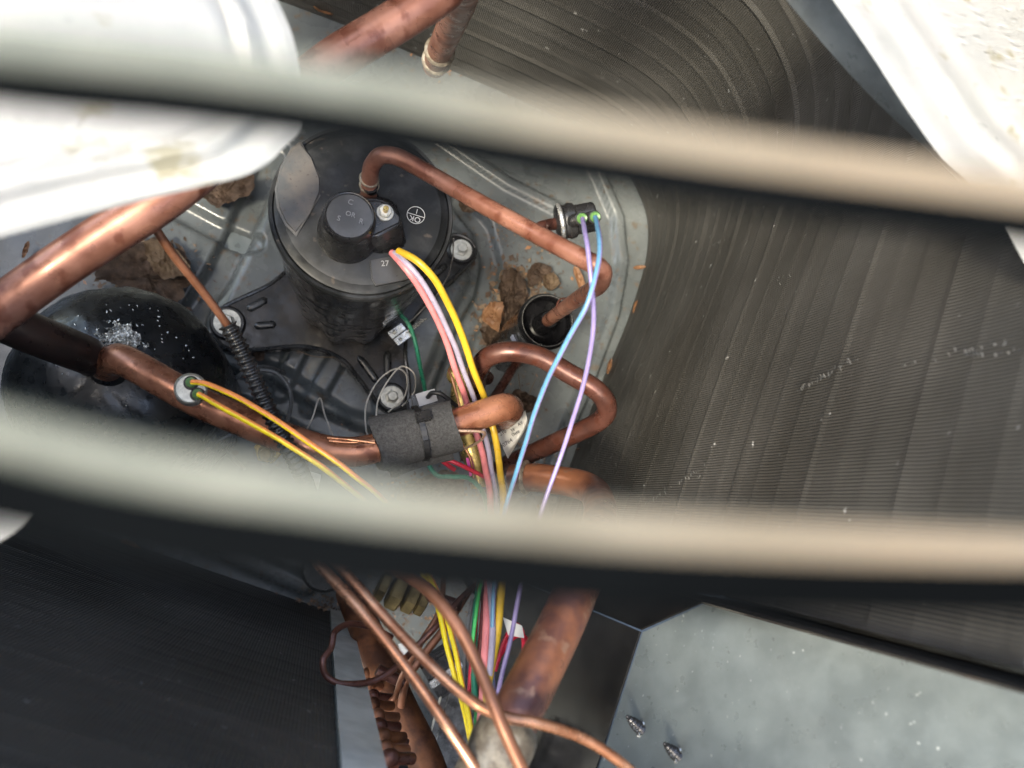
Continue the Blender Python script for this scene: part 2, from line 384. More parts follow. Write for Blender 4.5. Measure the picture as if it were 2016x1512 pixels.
# control box panel
ZA = .31
pA, pD = P(1265, 1245, ZA), P(1163, 1560, ZA)
pB = P(1385, 1190, .345)
nrm = (pD-pA).cross(pB-pA).normalized()
pC, pE = on_plane(2300, 1439, pA, nrm), on_plane(2300, 1900, pA, nrm)
pD2 = on_plane(1070, 1850, pA, nrm)
cb = thing('control_box_panel', Vector((pA.x, pA.y, 0)), 'bright galvanised sheet of the control box with two screw tips poking through', 'metal panel')
bm = bmesh.new(); nn = nrm if nrm.z > 0 else -nrm
ring = [pA, pB, pC, pE, pD2]
prism_pts(bm, [p-nn*.001 for p in ring], ring)
build('sloped_sheet', bm, galv, cb, smooth=False)
off = Vector((.0008, 0, 0)); lA = Vector((pA.x, pA.y, 0)); lD = Vector((pD2.x, pD2.y, 0))
sheet('lower_sheet', [Vector((pA.x, pA.y, ZA-.0015)), Vector((pD2.x, pD2.y, ZA-.0015)), lD, lA], galv_dark, cb, th=.001)  # same bent sheet; the dim interior it reflects is put into its darker colour
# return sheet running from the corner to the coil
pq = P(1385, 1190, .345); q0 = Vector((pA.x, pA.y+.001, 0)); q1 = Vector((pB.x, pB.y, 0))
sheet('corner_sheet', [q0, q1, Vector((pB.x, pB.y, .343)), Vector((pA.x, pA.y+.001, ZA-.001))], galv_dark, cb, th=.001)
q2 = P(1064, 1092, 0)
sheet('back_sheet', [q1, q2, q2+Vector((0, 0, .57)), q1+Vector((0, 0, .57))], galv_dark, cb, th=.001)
# screws poking out
for i, (x, y) in enumerate(((1262, 1436), (1334, 1488))):
    o = on_plane(x, y, pA, nrm); ax = (P(x-26, y-24, o.z+.006)-o).normalized()
    s = SC(x, y, o.z)
    bm = bmesh.new(); Lh = 46*s*1.25; r0 = 9.5*s; prof = []
    for k in range(37):
        t = k/36; rr = r0*(1-.75*t**2.2); rr *= 1+.32*math.sin(2*math.pi*5.5*t); prof.append((max(rr, .0002), Lh*t))
    prof.append((0, Lh*1.04)); lathe(bm, [(0, -.0005)]+prof, o, ax, 16, close=False)
    sc = build('screw', bm, mat('dark_screw', (.06, .06, .065), .3, .7, var=.3, vscale=300), cb)
    bm = bmesh.new()
    for k in range(9):
        a = k*.7; q = o+Vector((math.cos(a), math.sin(a), 0))*r0*1.35; q = on_plane(0, 0, pA, nrm) if False else q-nn*((q-pA).dot(nn))
        bmesh.ops.create_icosphere(bm, subdivisions=1, radius=r0*random.uniform(.25, .5), matrix=Matrix.Translation(q))
    build('burr', bm, silver, sc)

# casing panel closing the near side
c0, c1 = P(560, 1700, .2), P(1560, 1720, .2); c0.z = c1.z = 0
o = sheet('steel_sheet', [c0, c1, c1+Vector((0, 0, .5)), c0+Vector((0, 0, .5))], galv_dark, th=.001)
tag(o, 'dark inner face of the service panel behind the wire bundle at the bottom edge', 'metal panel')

# ================================================================ compressor
CT = P(716, 408, .255); cr = 182*SC(716, 408, .255); cc = Vector((CT.x, CT.y, 0))
comp = thing('compressor', cc, 'black compressor with round terminal cap standing on a three footed bracket', 'compressor')
bm = bmesh.new(); b = cr*.93
seg = 96
lathe(bm, [(b*.55, .006), (b*.70, .012), (b*.79, .03), (b*.84, .055), (b*.89, .09), (b*.95, .14), (b, .16), (b, .2445)], cc, seg=seg)
for v in bm.verts:      # pressed folds round the skirt
    d = (v.co-cc).to_2d(); a = math.atan2(d.y, d.x); z = v.co.z
    if z < .2 and d.length > 0: 
        k = 1+.05*math.sin(a*9)*max(0, min(1, (.16-z)/.1)); v.co.x = cc.x+d.x*k; v.co.y = cc.y+d.y*k
build('shell', bm, mat('shell_black', (.008, .008, .009), .22, 0, col2=(.022, .020, .018), vscale=40, bump=.1, bscale=120, spec=.5), comp, angle=70)
bm = bmesh.new()
lathe(bm, [(cr*.90, .2400), (cr*.985, .2405), (cr, .2425), (cr, .2470), (cr*.985, .2490), (cr*.955, .2485), (cr*.945, .2470), (cr*.935, .2490), (cr*.90, .2500), (cr*.85, .2522), (cr*.78, .2530), (cr*.4, .2537), (0, .254)], cc, seg=96, close=False)
build('lid', bm, black_lid, comp, angle=16)
plate('scuffed_ledge', [(592, 275), (612, 310), (634, 352), (634, 378), (610, 420), (583, 464), (560, 440), (545, 408), (540, 370), (552, 325), (572, 290)], .247, .2552, black_scuff, comp, bev=.0018)
lb = plate('dark_patch', [(728, 512), (790, 500), (806, 520), (812, 543), (800, 550), (740, 562), (732, 548)], .2475, .2545, mat('patch_black', (.035, .035, .037), .4, 0, var=.2), comp, bev=.0005)
s = SC(765, 510, .2568)
text('number', '27', P(758, 519, .2549), Vector((1, .1, 0)), Vector((0, 1, 0)), 16*s, mat('grey_print', (.3, .3, .31), .6), lb)
# terminal cover
TC = P(688, 424, .288)
tcr = 49*SC(688, 424, .288); tcc = Vector((TC.x, TC.y, 0))
bm = bmesh.new()
lathe(bm, [(tcr*1.28, .2515), (tcr*1.27, .262), (tcr*1.12, .268), (tcr*1.09, .283), (tcr*1.04, .2868), (tcr*.97, .2880), (tcr*.93, .2878), (tcr*.90, .2872), (0, .2874)], tcc, seg=72)
for f in bm.faces:
    if max(math.hypot(v.co.x-tcc.x, v.co.y-tcc.y) for v in f.verts) < tcr*.92 and f.calc_center_median().z > .28: f.material_index = 1
tcover = build('terminal_cover', bm, [black_plastic, plastic_top], comp, angle=50)
tp = [(712, 392), (745, 392), (770, 402), (786, 428), (791, 440), (738, 466), (715, 460)]
bt = [(700, 385), (750, 386), (780, 398), (794, 440), (801, 486), (758, 502), (695, 492)]
bm = bmesh.new(); prism_pts(bm, [P(x, y, .2525) for x, y in bt], [P(x, y, .2775) for x, y in tp])
bmesh.ops.bevel(bm, geom=bm.edges[:], offset=.0016, segments=4, affect='EDGES', clamp_overlap=True)
hood = build('terminal_hood', bm, black_plastic, comp, angle=60)
dz = .2876
xd = (P(745, 405, dz)-P(650, 425, dz)).normalized()
for ch, x, y, sz in (('C', 690, 398, 15), ('S', 667, 430, 15), ('OR', 690, 422, 14), ('R', 711, 436, 15)):
    text('letter', ch, P(x, y, dz), Vector((1, -.25, 0)), Vector((.25, 1, 0)), sz*SC(x, y, dz), emboss, tcover, .0003)
nut = P(758, 419, .2778)
u_ = Vector((0, 0, 1)); ns = SC(758, 419, .28)
cyl('washer', nut, u_, 17*ns, -.0004, .0009, zinc, hood, 24)
bm = bmesh.new(); lathe(bm, [(13*ns, .0009), (13*ns, .0035), (11*ns, .0042)], nut, u_, 6); build('nut', bm, whitezinc, hood, angle=20)
cyl('stud', nut, u_, 5.5*ns, .003, .008, brass, hood, 16)
# OK stamp
oc = P(820, 420, .2575); os_ = SC(820, 420, .2575)
def lid_z(x, y): 
    r = math.hypot(x-cc.x, y-cc.y)/cr
    return .2537-max(0, r-.4)*.0016
st = thing('inspection_stamp', oc, '', ''); 
for k in ('label', 'category'): del st[k]
COL.objects.unlink(st); bpy.data.objects.remove(st)
ozz = lid_z(oc.x, oc.y)+.0009; oc.z = ozz
bm = bmesh.new(); rr = 17.5*os_; path = [oc+Vector((math.cos(a), math.sin(a), 0))*rr for a in [2*math.pi*k/40 for k in range(41)]]
sweep(bm, path, .75*os_, 6)
ang = R(-14); dv = Vector((math.cos(ang), math.sin(ang), 0)); sweep(bm, [oc-dv*rr, oc+dv*rr], .75*os_, 6)
ring_ = build('stamp_ring', bm, stamp, comp)
pv = Vector((-dv.y, dv.x, 0))
text('stamp_letter', 'OK', oc-pv*8*os_, -dv, -pv, 16*os_, stamp, ring_, .0001)
text('stamp_letter', '1', oc+pv*8.5*os_, -dv, -pv, 14*os_, stamp, ring_, .0001)
# bracket
brk = plate('bracket', [(414, 642), (424, 612), (455, 592), (530, 556), (600, 500), (700, 470), (800, 470), (872, 464), (905, 458), (935, 474), (940, 502), (905, 540), (850, 590), (812, 640), (800, 690), (808, 760), (803, 800), (775, 815), (745, 797), (706, 748), (668, 706), (600, 684), (500, 690), (445, 690), (418, 668)], .012, .030, black_brk, comp, bev=.004, smoothn=4)
bm = bmesh.new(); ol = smooth_poly([(414, 642), (424, 612), (455, 592), (530, 556), (600, 500), (700, 470), (800, 470), (872, 464), (905, 458), (935, 474), (940, 502), (905, 540), (850, 590), (812, 640), (800, 690), (808, 760), (803, 800), (775, 815), (745, 797), (706, 748), (668, 706), (600, 684), (500, 690), (445, 690), (418, 668)], 4)
oc3 = [P(q.x, q.y, .030) for q in ol]; cen = sum(oc3, Vector())/len(oc3); oc3 = [q.lerp(cen, .025) for q in oc3]; oc3.append(oc3[0]); sweep(bm, oc3, .0019, 8); build('bracket_edge', bm, black_gloss, brk)
def rib(a, b_, w):
    p, q = P(a[0], a[1], .0305), P(b_[0], b_[1], .0305); bm = bmesh.new()
    path = [p.lerp(q, t/10) for t in range(11)]
    rings = sweep(bm, path, lambda t: w*max(.15, math.sqrt(max(0, 1-(2*t-1)**6))), 12)
    for v in bm.verts: v.co.z = .0302+(v.co.z-.0305)*.6
    build('rib', bm, black_gloss, brk)
for a, b_ in (((486, 610), (526, 588)), ((500, 642), (544, 638)), ((705, 700), (745, 755)), ((762, 690), (764, 745)), ((880, 520), (850, 545)), ((850, 500), (825, 520))):
    rib(a, b_, 8*SC(600, 650, .03))
for (x, y, rr_) in ((447, 634, 26), (909, 491, 21), (772, 781, 22)):
    p = P(x, y, .036); s = SC(x, y, .036); base = Vector((p.x, p.y, 0))
    g = cyl('grommet', base, u_, rr_*s*1.32, .02, .0335, black_rub, comp)
    w_ = cyl('washer', base, u_, rr_*s, .0335, .0352, whitezinc if x > 900 else zinc, comp, 36)
    bm = bmesh.new(); lathe(bm, [(rr_*s*.62, .0352), (rr_*s*.58, .0368), (rr_*s*.50, .0370), (rr_*s*.50, .0415), (rr_*s*.42, .0425)], base, u_, 6); build('bolt_head', bm, whitezinc if x > 900 else zinc, comp, angle=20)
# discharge stub
sp = P(727, 380, .262); ss = SC(727, 380, .262)
bm = bmesh.new(); lathe(bm, [(20*ss, .254), (20*ss, .2575), (17*ss, .260)], Vector((sp.x, sp.y, 0)), u_, 8); lathe(bm, [(15*ss, .257), (15*ss, .274)], Vector((sp.x, sp.y, 0)), u_, 24)
build('discharge_stub', bm, black_plastic, comp)
# ground clip
gc = P(787, 658, .075); gs = SC(787, 658, .075)
clip = thing('ground_clip', gc, 'small silver clip with two dimples fixed to the compressor foot beside the green wire', 'clip')
a1 = (P(815, 690, .075)-P(770, 640, .08)).normalized(); 
for sg in (-1, 1):
    c = gc+Vector((.7, .7, 0)).normalized()*0+Vector((-.62, .78, 0))*(9*gs*-sg)
    dl = Vector((.78, .62, 0)); dw = Vector((-.62, .78, 0))
    lf = box('clip_leaf', c+Vector((0, 0, .001*sg)), dl*17*gs, dw*7.5*gs, Vector((0, 0, .0006)), silver, clip, .0004)
    bm = bmesh.new(); bmesh.ops.create_uvsphere(bm, u_segments=12, v_segments=8, radius=4*gs, matrix=Matrix.Translation(c-dl*6*gs+Vector((0, 0, .001)))); build('dimple', bm, silver, lf)
path = [gc+Vector((14, 2, 0))*gs+Vector((1, .9, .2)).normalized()*k*.0004+Vector((math.cos(k*.9), 0, math.sin(k*.9)))*5*gs for k in range(50)]
bm = bmesh.new(); sweep(bm, path, 1.4*gs, 6); build('clip_screw', bm, silver, clip)

# ================================================================ accumulator
AC = P(185, 735, .215); as_ = SC(185, 735, .215); ar = 225*as_; ab = Vector((AC.x, AC.y, 0))
acc = thing('accumulator', ab, 'large shiny black accumulator dome spattered with water at the left edge', 'tank')
bm = bmesh.new()
prof = [(ar*.9, .004), (ar*.97, .02), (ar, .10), (ar, .150)]
for k in range(1, 15): a = R(90*k/15); prof.append((ar*math.cos(a), .150+.060*math.sin(a)))
prof.append((0, .210)); lathe(bm, prof, ab, seg=140, close=False)
for v in bm.verts:
    v.co += noise.noise_vector(v.co*40)*.0016+noise.noise_vector(v.co*120)*.0009
build('dome', bm, mat('black_wrap', (.010, .011, .012), .3, 0, var=.3, vscale=60, bump=.9, bscale=150), acc, angle=80)
def dome_pt(px, py):
    lo, hi = .02, .215
    for _ in range(30):
        z = (lo+hi)/2; p = P(px, py, z); r = math.hypot(p.x-ab.x, p.y-ab.y)
        zz = .150+.060*math.sqrt(max(0, 1-(r/ar)**2)) if r < ar else .0
        if z > zz: hi = z
        else: lo = z
    return P(px, py, z)
bm = bmesh.new(); drop = mat('water_drop', (.40, .42, .41), .08, .8, var=.3, vscale=200)
for k in range(110):
    a = random.gauss(215, 85); b_ = random.gauss(640, 62)
    if b_ < 560 or a < 20 or a > 380 or b_ > 800: continue
    p = dome_pt(a, b_)
    if p.z < .06: continue
    rr_ = random.uniform(.0003, .0011)*(1.5 if random.random() < .12 else 1)
    M = Matrix.Translation(p)@Matrix.Rotation(random.random()*3, 4, 'Z')@Matrix.Diagonal((random.uniform(.8, 2.4), 1, .6, 1))
    bmesh.ops.create_icosphere(bm, subdivisions=2, radius=rr_*.75, matrix=M)
o = build('water_drops', bm, drop, acc); o['kind'] = 'stuff'
bm = bmesh.new(); gv = {}
for jx in range(150):
    for jy in range(120):
        a, b_ = 150+jx*1.35, 572+jy*1.35
        dx, dy = (a-240)/58, (b_-668)/42
        if a > 262: dy = (b_-668-(a-262)*.55)/30
        q = math.sqrt(dx*dx+dy*dy)+.75*noise.noise(Vector((a*.055, b_*.055, 2)))+.35*noise.noise(Vector((a*.16, b_*.16, 5)))
        if q < .78:
            p = dome_pt(a, b_); h = .0004+.0030*abs(noise.noise(Vector((a*.12, b_*.12, 1))))+.0014*abs(noise.noise(Vector((a*.3, b_*.3, 7))))
            gv[jx, jy] = bm.verts.new(p+Vector((0, 0, h)))
for (jx, jy), v in gv.items():
    qd = [gv.get(k) for k in ((jx+1, jy), (jx+1, jy+1), (jx, jy+1))]
    if all(qd): bm.faces.new((v, *qd))
build('wet_film', bm, mat('wet_film', (.75, .74, .69), .16, .6, col2=(.14, .14, .13), vscale=260, bump=.8, bscale=500), acc)

# ================================================================ copper pipes
pg = 'copper refrigerant pipes'
def pipe(pts, r, m, label, name='copper_pipe', cat='pipe', **k): return tube(name, pts, r, m, label=label, cat=cat, **k)
def ring(parent, p, q, r, m, name='braze_ring', wid=.003):
    a = (q-p).normalized(); bm = bmesh.new(); lathe(bm, [(r*1.0, -wid), (r*1.16, -wid*.6), (r*1.22, 0), (r*1.14, wid*.6), (r*1.0, wid)], p, a, 28, close=False); return build(name, bm, m, parent)
# discharge pipe
dp = pipe([(726, 385, .262), (727, 358, .275), (733, 325, .291), (752, 306, .300), (785, 310, .302), (850, 345, .306), (940, 397, .320), (1040, 452, .343), (1120, 495, .362), (1168, 520, .371), (1186, 535, .368), (1180, 560, .345), (1150, 580, .29), (1112, 606, .225), (1088, 624, .175), (1077, 632, .142)], .0050, copper_pink,
     'thin copper discharge pipe from the compressor top, bent sharply back at the right ridge', n=10)
ring(dp, P(727, 352, .277), P(731, 335, .286), .0050, braze, wid=.0012)
ring(dp, P(727, 364, .271), P(728, 350, .28), .0050, braze, wid=.0012)
ring(dp, P(1112, 603, .22), P(1090, 618, .165), .0052, copper_dark, wid=.0015)
# big suction line
bp_ = pipe([(-180, 740, .33), (-60, 655, .335), (60, 565, .34), (180, 482, .345), (320, 392, .35), (480, 262, .355), (640, 130, .36), (760, 55, .365), (860, -8, .37), (905, -50, .365), (915, -40, .33), (908, 0, .28), (890, 45, .22), (868, 96, .16), (856, 130, .11)], .0102, copper_pink,
     'thick pinkish copper suction pipe running from the left edge under the white blade', n=12, seg=24)
ring(bp_, P(866, 100, .155), P(880, 70, .19), .0103, braze, wid=.0022)
ring(bp_, P(860, 118, .13), P(866, 100, .155), .0103, braze, wid=.0016)
# lower dark pipe into accumulator
pipe([(-160, 560, .30), (-40, 610, .285), (60, 655, .265), (130, 683, .245), (172, 700, .225), (188, 712, .19)], .0112, mat('black_copper', (.03, .02, .017), .35, .3, col2=(.06, .035, .028), vscale=40), 'very dark blackened pipe entering the top of the accumulator', seg=24, n=10)
# accumulator to insulated pipe
pc = pipe([(205, 745, .19), (216, 715, .222), (240, 708, .238), (300, 740, .245), (390, 790, .247), (480, 830, .247), (560, 862, .247), (630, 884, .247), (690, 890, .247), (740, 882, .247), (820, 858, .247), (900, 832, .247), (960, 812, .247), (992, 802, .244), (1004, 806, .225), (990, 822, .18), (975, 835, .13)], .0092, copper,
     'shiny orange copper pipe from the accumulator through the black foam sleeve', seg=24, n=10)
bm = bmesh.new(); lathe(bm, [(.0135, .193), (.0130, .206), (.0110, .212), (.0095, .216)], Vector((P(212, 722, .21).x, P(212, 722, .21).y, 0)), u_, 32); build('pipe_collar', bm, black_gloss, pc)
# looping pipe
pipe([(948, 830, .09), (938, 775, .15), (940, 735, .195), (958, 705, .215), (1000, 692, .225), (1060, 702, .228), (1120, 735, .23), (1170, 765, .232), (1192, 790, .230), (1192, 816, .220), (1165, 838, .205), (1100, 868, .18), (1030, 900, .145), (985, 920, .11)], .0070, copper_dark,
     'dark brown copper loop bent like a hairpin beneath the blue wires', seg=22, n=10)
pipe([(1035, 690, .06), (1010, 725, .085), (985, 765, .10), (960, 805, .11), (945, 850, .10)], .0040, copper_dark, 'thin brown pipe half hidden under the hairpin copper loop', n=8)
# big elbow & rising pipe
gp = pipe([(1010, 942, .17), (1045, 940, .18), (1100, 946, .195), (1145, 955, .21), (1172, 972, .23), (1182, 1010, .27), (1170, 1070, .32), (1140, 1150, .365), (1100, 1240, .38), (1050, 1340, .395), (1005, 1430, .405), (960, 1530, .412), (930, 1600, .415)], .0103, copper_burnt,
     'thick scorched copper pipe rising from an elbow to the bottom edge', seg=28, n=12)
bm = bmesh.new(); pa, pb = P(1000, 1440, .4055), P(950, 1550, .4130)
ax = (pb-pa).normalized(); lathe(bm, [(.0103, -.004), (.0112, -.002), (.0128, 0), (.0130, .004), (.0127, .012), (.0130, .03)], pa, ax, 32, close=False)
for v in bm.verts: v.co += noise.noise_vector(v.co*300)*.0004
build('braze_joint', bm, braze, gp)
ring(gp, P(1036, 940, .178), P(1060, 941, .184), .0104, braze, wid=.0018)
# capillary / liquid tubes at the bottom
pipe([(560, 1040, .36), (620, 1106, .385), (700, 1190, .40), (780, 1288, .41), (860, 1400, .415), (940, 1520, .42), (980, 1590, .42)], .0022, copper_bright, 'bright thin copper tube, lower of the two crossing the bottom left', n=10)
pipe([(600, 1045, .36), (660, 1108, .385), (760, 1218, .40), (860, 1322, .415), (940, 1388, .422), (1000, 1413, .423), (1060, 1424, .423), (1140, 1450, .42), (1210, 1492, .42), (1290, 1560, .42)], .0022, copper_bright, 'thin copper tube crossing the thick scorched pipe to the bottom edge', n=10)
pipe([(720, 1095, .37), (800, 1135, .40), (850, 1170, .415), (900, 1232, .425), (945, 1320, .43), (985, 1420, .436), (1035, 1530, .438), (1070, 1600, .438)], .0025, copper_cap, 'dull orange copper tube lying over the other thin tubes', n=10)
pipe([(770, 1255, .25), (735, 1236, .26), (690, 1228, .27), (660, 1243, .28), (652, 1275, .285), (636, 1300, .29), (642, 1330, .29), (672, 1346, .29), (730, 1342, .285), (775, 1318, .28), (815, 1278, .27), (860, 1232, .27), (905, 1180, .26), (950, 1140, .25)], .00175, copper_dark, 'thin brown capillary looped over the galvanised strip', n=10)
pipe([(872, 1110, .24), (872, 1160, .25), (862, 1210, .26), (835, 1255, .26), (812, 1295, .25), (790, 1335, .22), (775, 1375, .2), (745, 1385, .2), (722, 1365, .2)], .0018, copper_cap, 'thin orange capillary dropping behind the two long copper tubes', n=10)
pipe([(790, 1390, .19), (800, 1340, .20), (830, 1295, .20), (880, 1230, .20), (925, 1160, .19)], .0026, copper_cap, 'thin brown tube slanting up beside the yellow wires', n=8)
# copper thermistor rods along the pipe
pipe([(648, 868, .259), (690, 871, .260), (738, 868, .262)], .0013, copper_bright, 'thin straight copper rod entering the left end of the foam sleeve', n=4)
pipe([(645, 862, .259), (690, 866, .262), (738, 872, .264)], .0010, copper_bright, 'second thin copper rod crossing into the left end of the foam sleeve', n=4)
pipe([(890, 848, .259), (940, 849, .258), (954, 852, .255), (945, 868, .23), (918, 882, .21), (898, 887, .2)], .0009, mat('pale_copper', (.55, .38, .28), .3, .6, var=.1), 'pale bent copper rod leaving the right end of the foam sleeve', n=6)

# thin branch + corrugated sleeve
pipe([(285, 415, .34), (300, 440, .338), (340, 500, .325), (400, 575, .305), (452, 645, .285)], .0022, copper_cap, 'thin copper branch pipe running down into the corrugated black sleeve', rad=lambda t: .0022+.0022*max(0, 1-t*9), n=10)
path = pxpath([(448, 640, .287), (470, 680, .283), (500, 745, .278), (530, 810, .275), (560, 868, .272), (590, 925, .262), (610, 975, .24)], 110)
bm = bmesh.new(); n_p = len(path)
Ls = 0; acc_l = [0]
for a, b_ in zip(path, path[1:]): Ls += (b_-a).length; acc_l.append(Ls)
rings = sweep(bm, path, lambda t: 0.0046+.0006*math.cos(2*math.pi*acc_l[min(n_p-1, int(t*(n_p-1)+.5))]/.0036), 18)
tag(build('corrugated_sleeve', bm, black_plastic, angle=80), 'black corrugated sleeve round the thin copper branch pipe', 'conduit')

# ================================================================ foam sleeve + zip tie
f0, f1 = P(738, 874, .247), P(893, 838, .247); fa = (f1-f0).normalized(); fl = (f1-f0).length; fr = 54*SC(810, 858, .26)
fs_ = thing('foam_sleeve', f0, 'black foam insulation wrapped round the copper pipe and held by a cable tie', 'insulation')
bm = bmesh.new()
side = fa.cross(u_).normalized(); upv = side.cross(fa)
seg = 40; nn_ = 26; rings = []
for i in range(nn_+1):
    t = i/nn_; row_ = []
    for k in range(seg):
        a = 2*math.pi*k/seg
        rr_ = fr*(1+.03*math.sin(3*a+2*t)+.02*noise.noise(Vector((a*2, t*5, 0))))
        if abs(t-.57) < .06: rr_ *= .965
        row_.append(bm.verts.new(f0+fa*(fl*t+.0016*math.sin(2*a+t))+(side*math.cos(a)+upv*math.sin(a))*rr_))
    rings.append(row_)
inner = []
for e in (0, nn_):
    inner.append([bm.verts.new(v.co.lerp(f0+fa*(fl*e/nn_), .62)) for v in rings[e]])
for i in range(nn_):
    for k in range(seg): bm.faces.new((rings[i][k], rings[i][(k+1) % seg], rings[i+1][(k+1) % seg], rings[i+1][k]))
for k in range(seg):
    bm.faces.new((inner[0][k], inner[0][(k+1) % seg], rings[0][(k+1) % seg], rings[0][k]))
    bm.faces.new((rings[-1][k], rings[-1][(k+1) % seg], inner[1][(k+1) % seg], inner[1][k]))
build('foam', bm, foam, fs_)
plate('foam_flap', [(745, 895), (742, 915), (752, 918), (755, 926), (768, 927), (772, 938), (778, 940), (812, 926), (850, 915), (895, 905), (890, 880), (800, 890)], .225, .232, foam, fs_, bev=.0008)
tc_ = f0+fa*fl*.57
bm = bmesh.new(); pth = [tc_+(side*math.cos(a)+upv*math.sin(a))*fr*1.0 for a in [2*math.pi*k/40 for k in range(41)]]
for i in range(40):
    p, q = pth[i], pth[i+1]; c = tc_
    o1 = (p-c).normalized()*.0011; o2 = (q-c).normalized()*.0011; w = fa*.0017
    prism_pts(bm, [p-w, p+w, q+w, q-w], [p-w+o1, p+w+o1, q+w+o2, q-w+o2])
tie = build('cable_tie', bm, black_rub, fs_)
hc = tc_+(upv*.86-side*-.0+Vector((0, .5, 0))*1).normalized()*fr*1.03
hn = (hc-tc_).normalized(); box('tie_head', hc, fa*.0045, hn.cross(fa)*.0035, hn*.0026, black_plastic, tie, .0006)

# ================================================================ pressure switches
def pswitch(px, py, z, axis_to, r_px, hgt, m_body, label, seals):
    c = P(px, py, z); s = SC(px, py, z); r = r_px*s; ax = (axis_to-c).normalized()
    root = thing('pressure_switch', c, label, 'pressure switch')
    bm = bmesh.new(); lathe(bm, [(r*.55, -hgt), (r*.9, -hgt*.97), (r, -hgt*.8), (r, -hgt*.2), (r*.99, -.0008), (r*.93, 0), (r*.88, -.0006), (r*.86, -.0014), (0, -.0014)], c, ax, 40)
    body = build('body', bm, m_body, root)
    u = ax.orthogonal().normalized()
    for (sx, sy) in seals:
        q = P(sx, sy, z); q = q-ax*((q-c).dot(ax))
        cyl('socket', q, ax, .46*r, -.004, .001 if m_body is black_plastic else -.0006, black_plastic, root, 24)
        bm = bmesh.new(); lathe(bm, [(.33*r, -.003), (.33*r, .0012), (.28*r, .0018), (.12*r, .0014), (0, .001)], q, ax, 20, close=False); build('green_seal', bm, green_seal, root)
    return root
pswitch(375, 764, .292, P(375, 764, .292)+Vector((.12, .05, 1)), 31, .012, zinc, 'flat grey pressure switch with two green seals above the orange copper pipe', [(376, 753), (389, 776)])
# right one : black bottle shape lying on its side
c = P(1160, 428, .335); sR = SC(1160, 428, .335)
ps = thing('pressure_switch', c, 'black barrel pressure switch with clear collar beside the sharp bend of the discharge pipe', 'pressure switch')
a0, a1 = P(1095, 440, .335), P(1172, 426, .340); ax = (a1-a0).normalized(); ln = (a1-a0).length
bm = bmesh.new(); rr_ = 36*sR
lathe(bm, [(0, -.001), (rr_*.8, 0), (rr_, .001), (rr_, .0035), (rr_*.9, .0045), (rr_*.9, .006), (rr_*.98, .007), (rr_*.93, .010), (rr_*.86, .0105), (rr_*.80, .011), (rr_*.80, ln*.95), (rr_*.7, ln), (0, ln)], a0, ax, 44, close=False)
build('barrel', bm, black_plastic, ps)
bm = bmesh.new(); lathe(bm, [(rr_*1.01, .0010), (rr_*1.06, .0016), (rr_*1.06, .0026), (rr_*1.01, .0032)], a0, ax, 44, close=False); build('collar', bm, silver, ps)
for (x, y) in ((1146, 430), (1172, 427)):
    q = P(x, y, .357); ax2 = Vector((.05, -.25, 1)).normalized(); s = SC(x, y, .357)
    cyl('socket', q, ax2, 13.5*s, -.02, -.0005, black_plastic, ps, 20)
    bm = bmesh.new(); lathe(bm, [(10.5*s, -.003), (10.5*s, .0008), (8*s, .0016), (3*s, .0010), (0, .0008)], q, ax2, 20, close=False); build('green_seal', bm, green_seal, ps)
pipe([(1050, 458, .345), (1065, 448, .345), (1080, 443, .338), (1098, 440, .335)], .0033, copper_dark, 'short brown stub pipe joining the barrel switch to the discharge pipe', n=6)

# ================================================================ muffler
mt = P(1077, 632, .140); ms = SC(1077, 632, .140); mc = Vector((mt.x, mt.y, 0)); mr_ = 54*ms
mf = thing('muffler', mc, 'glossy black cylindrical muffler under the dark end of the discharge pipe', 'muffler')
mblk = mat('muffler_black', (.006, .006, .007), .22, 0, var=.3, vscale=60, bump=.03, spec=.35)
bm = bmesh.new(); lathe(bm, [(mr_*.92, .060), (mr_*1.0, .066), (mr_*1.0, .130), (mr_*1.05, .134), (mr_*1.05, .139), (mr_*.99, .1415), (mr_*.90, .140), (mr_*.84, .132), (mr_*.5, .126), (mr_*.42, .127), (mr_*.36, .143), (mr_*.30, .147), (0, .147)], mc, seg=64, close=True)
build('canister', bm, mblk, mf)
bm = bmesh.new(); lathe(bm, [(mr_*.9, .004), (mr_*.9, .061)], mc, seg=40); build('canister_base', bm, mblk, mf)
bm = bmesh.new(); lathe(bm, [(mr_*.965, .1416), (mr_*.95, .1422), (mr_*.93, .1416)], mc, seg=64, close=False); build('rim', bm, mat('chrome_rim', (.4, .4, .4), .25, .8), mf)
lp = P(1030, 665, .085); dl = Vector((lp.x-mc.x, lp.y-mc.y, 0)).normalized(); tn = Vector((-dl.y, dl.x, 0)); lc = mc+dl*mr_*1.012+Vector((0, 0, .108))
sheet('label_sticker', [lc-tn*.004-Vector((0, 0, .005)), lc+tn*.004-Vector((0, 0, .005)), lc+tn*.004+Vector((0, 0, .005)), lc-tn*.004+Vector((0, 0, .005))], mat('bluish_paper', (.32, .36, .50), .6), mf, th=.0002)

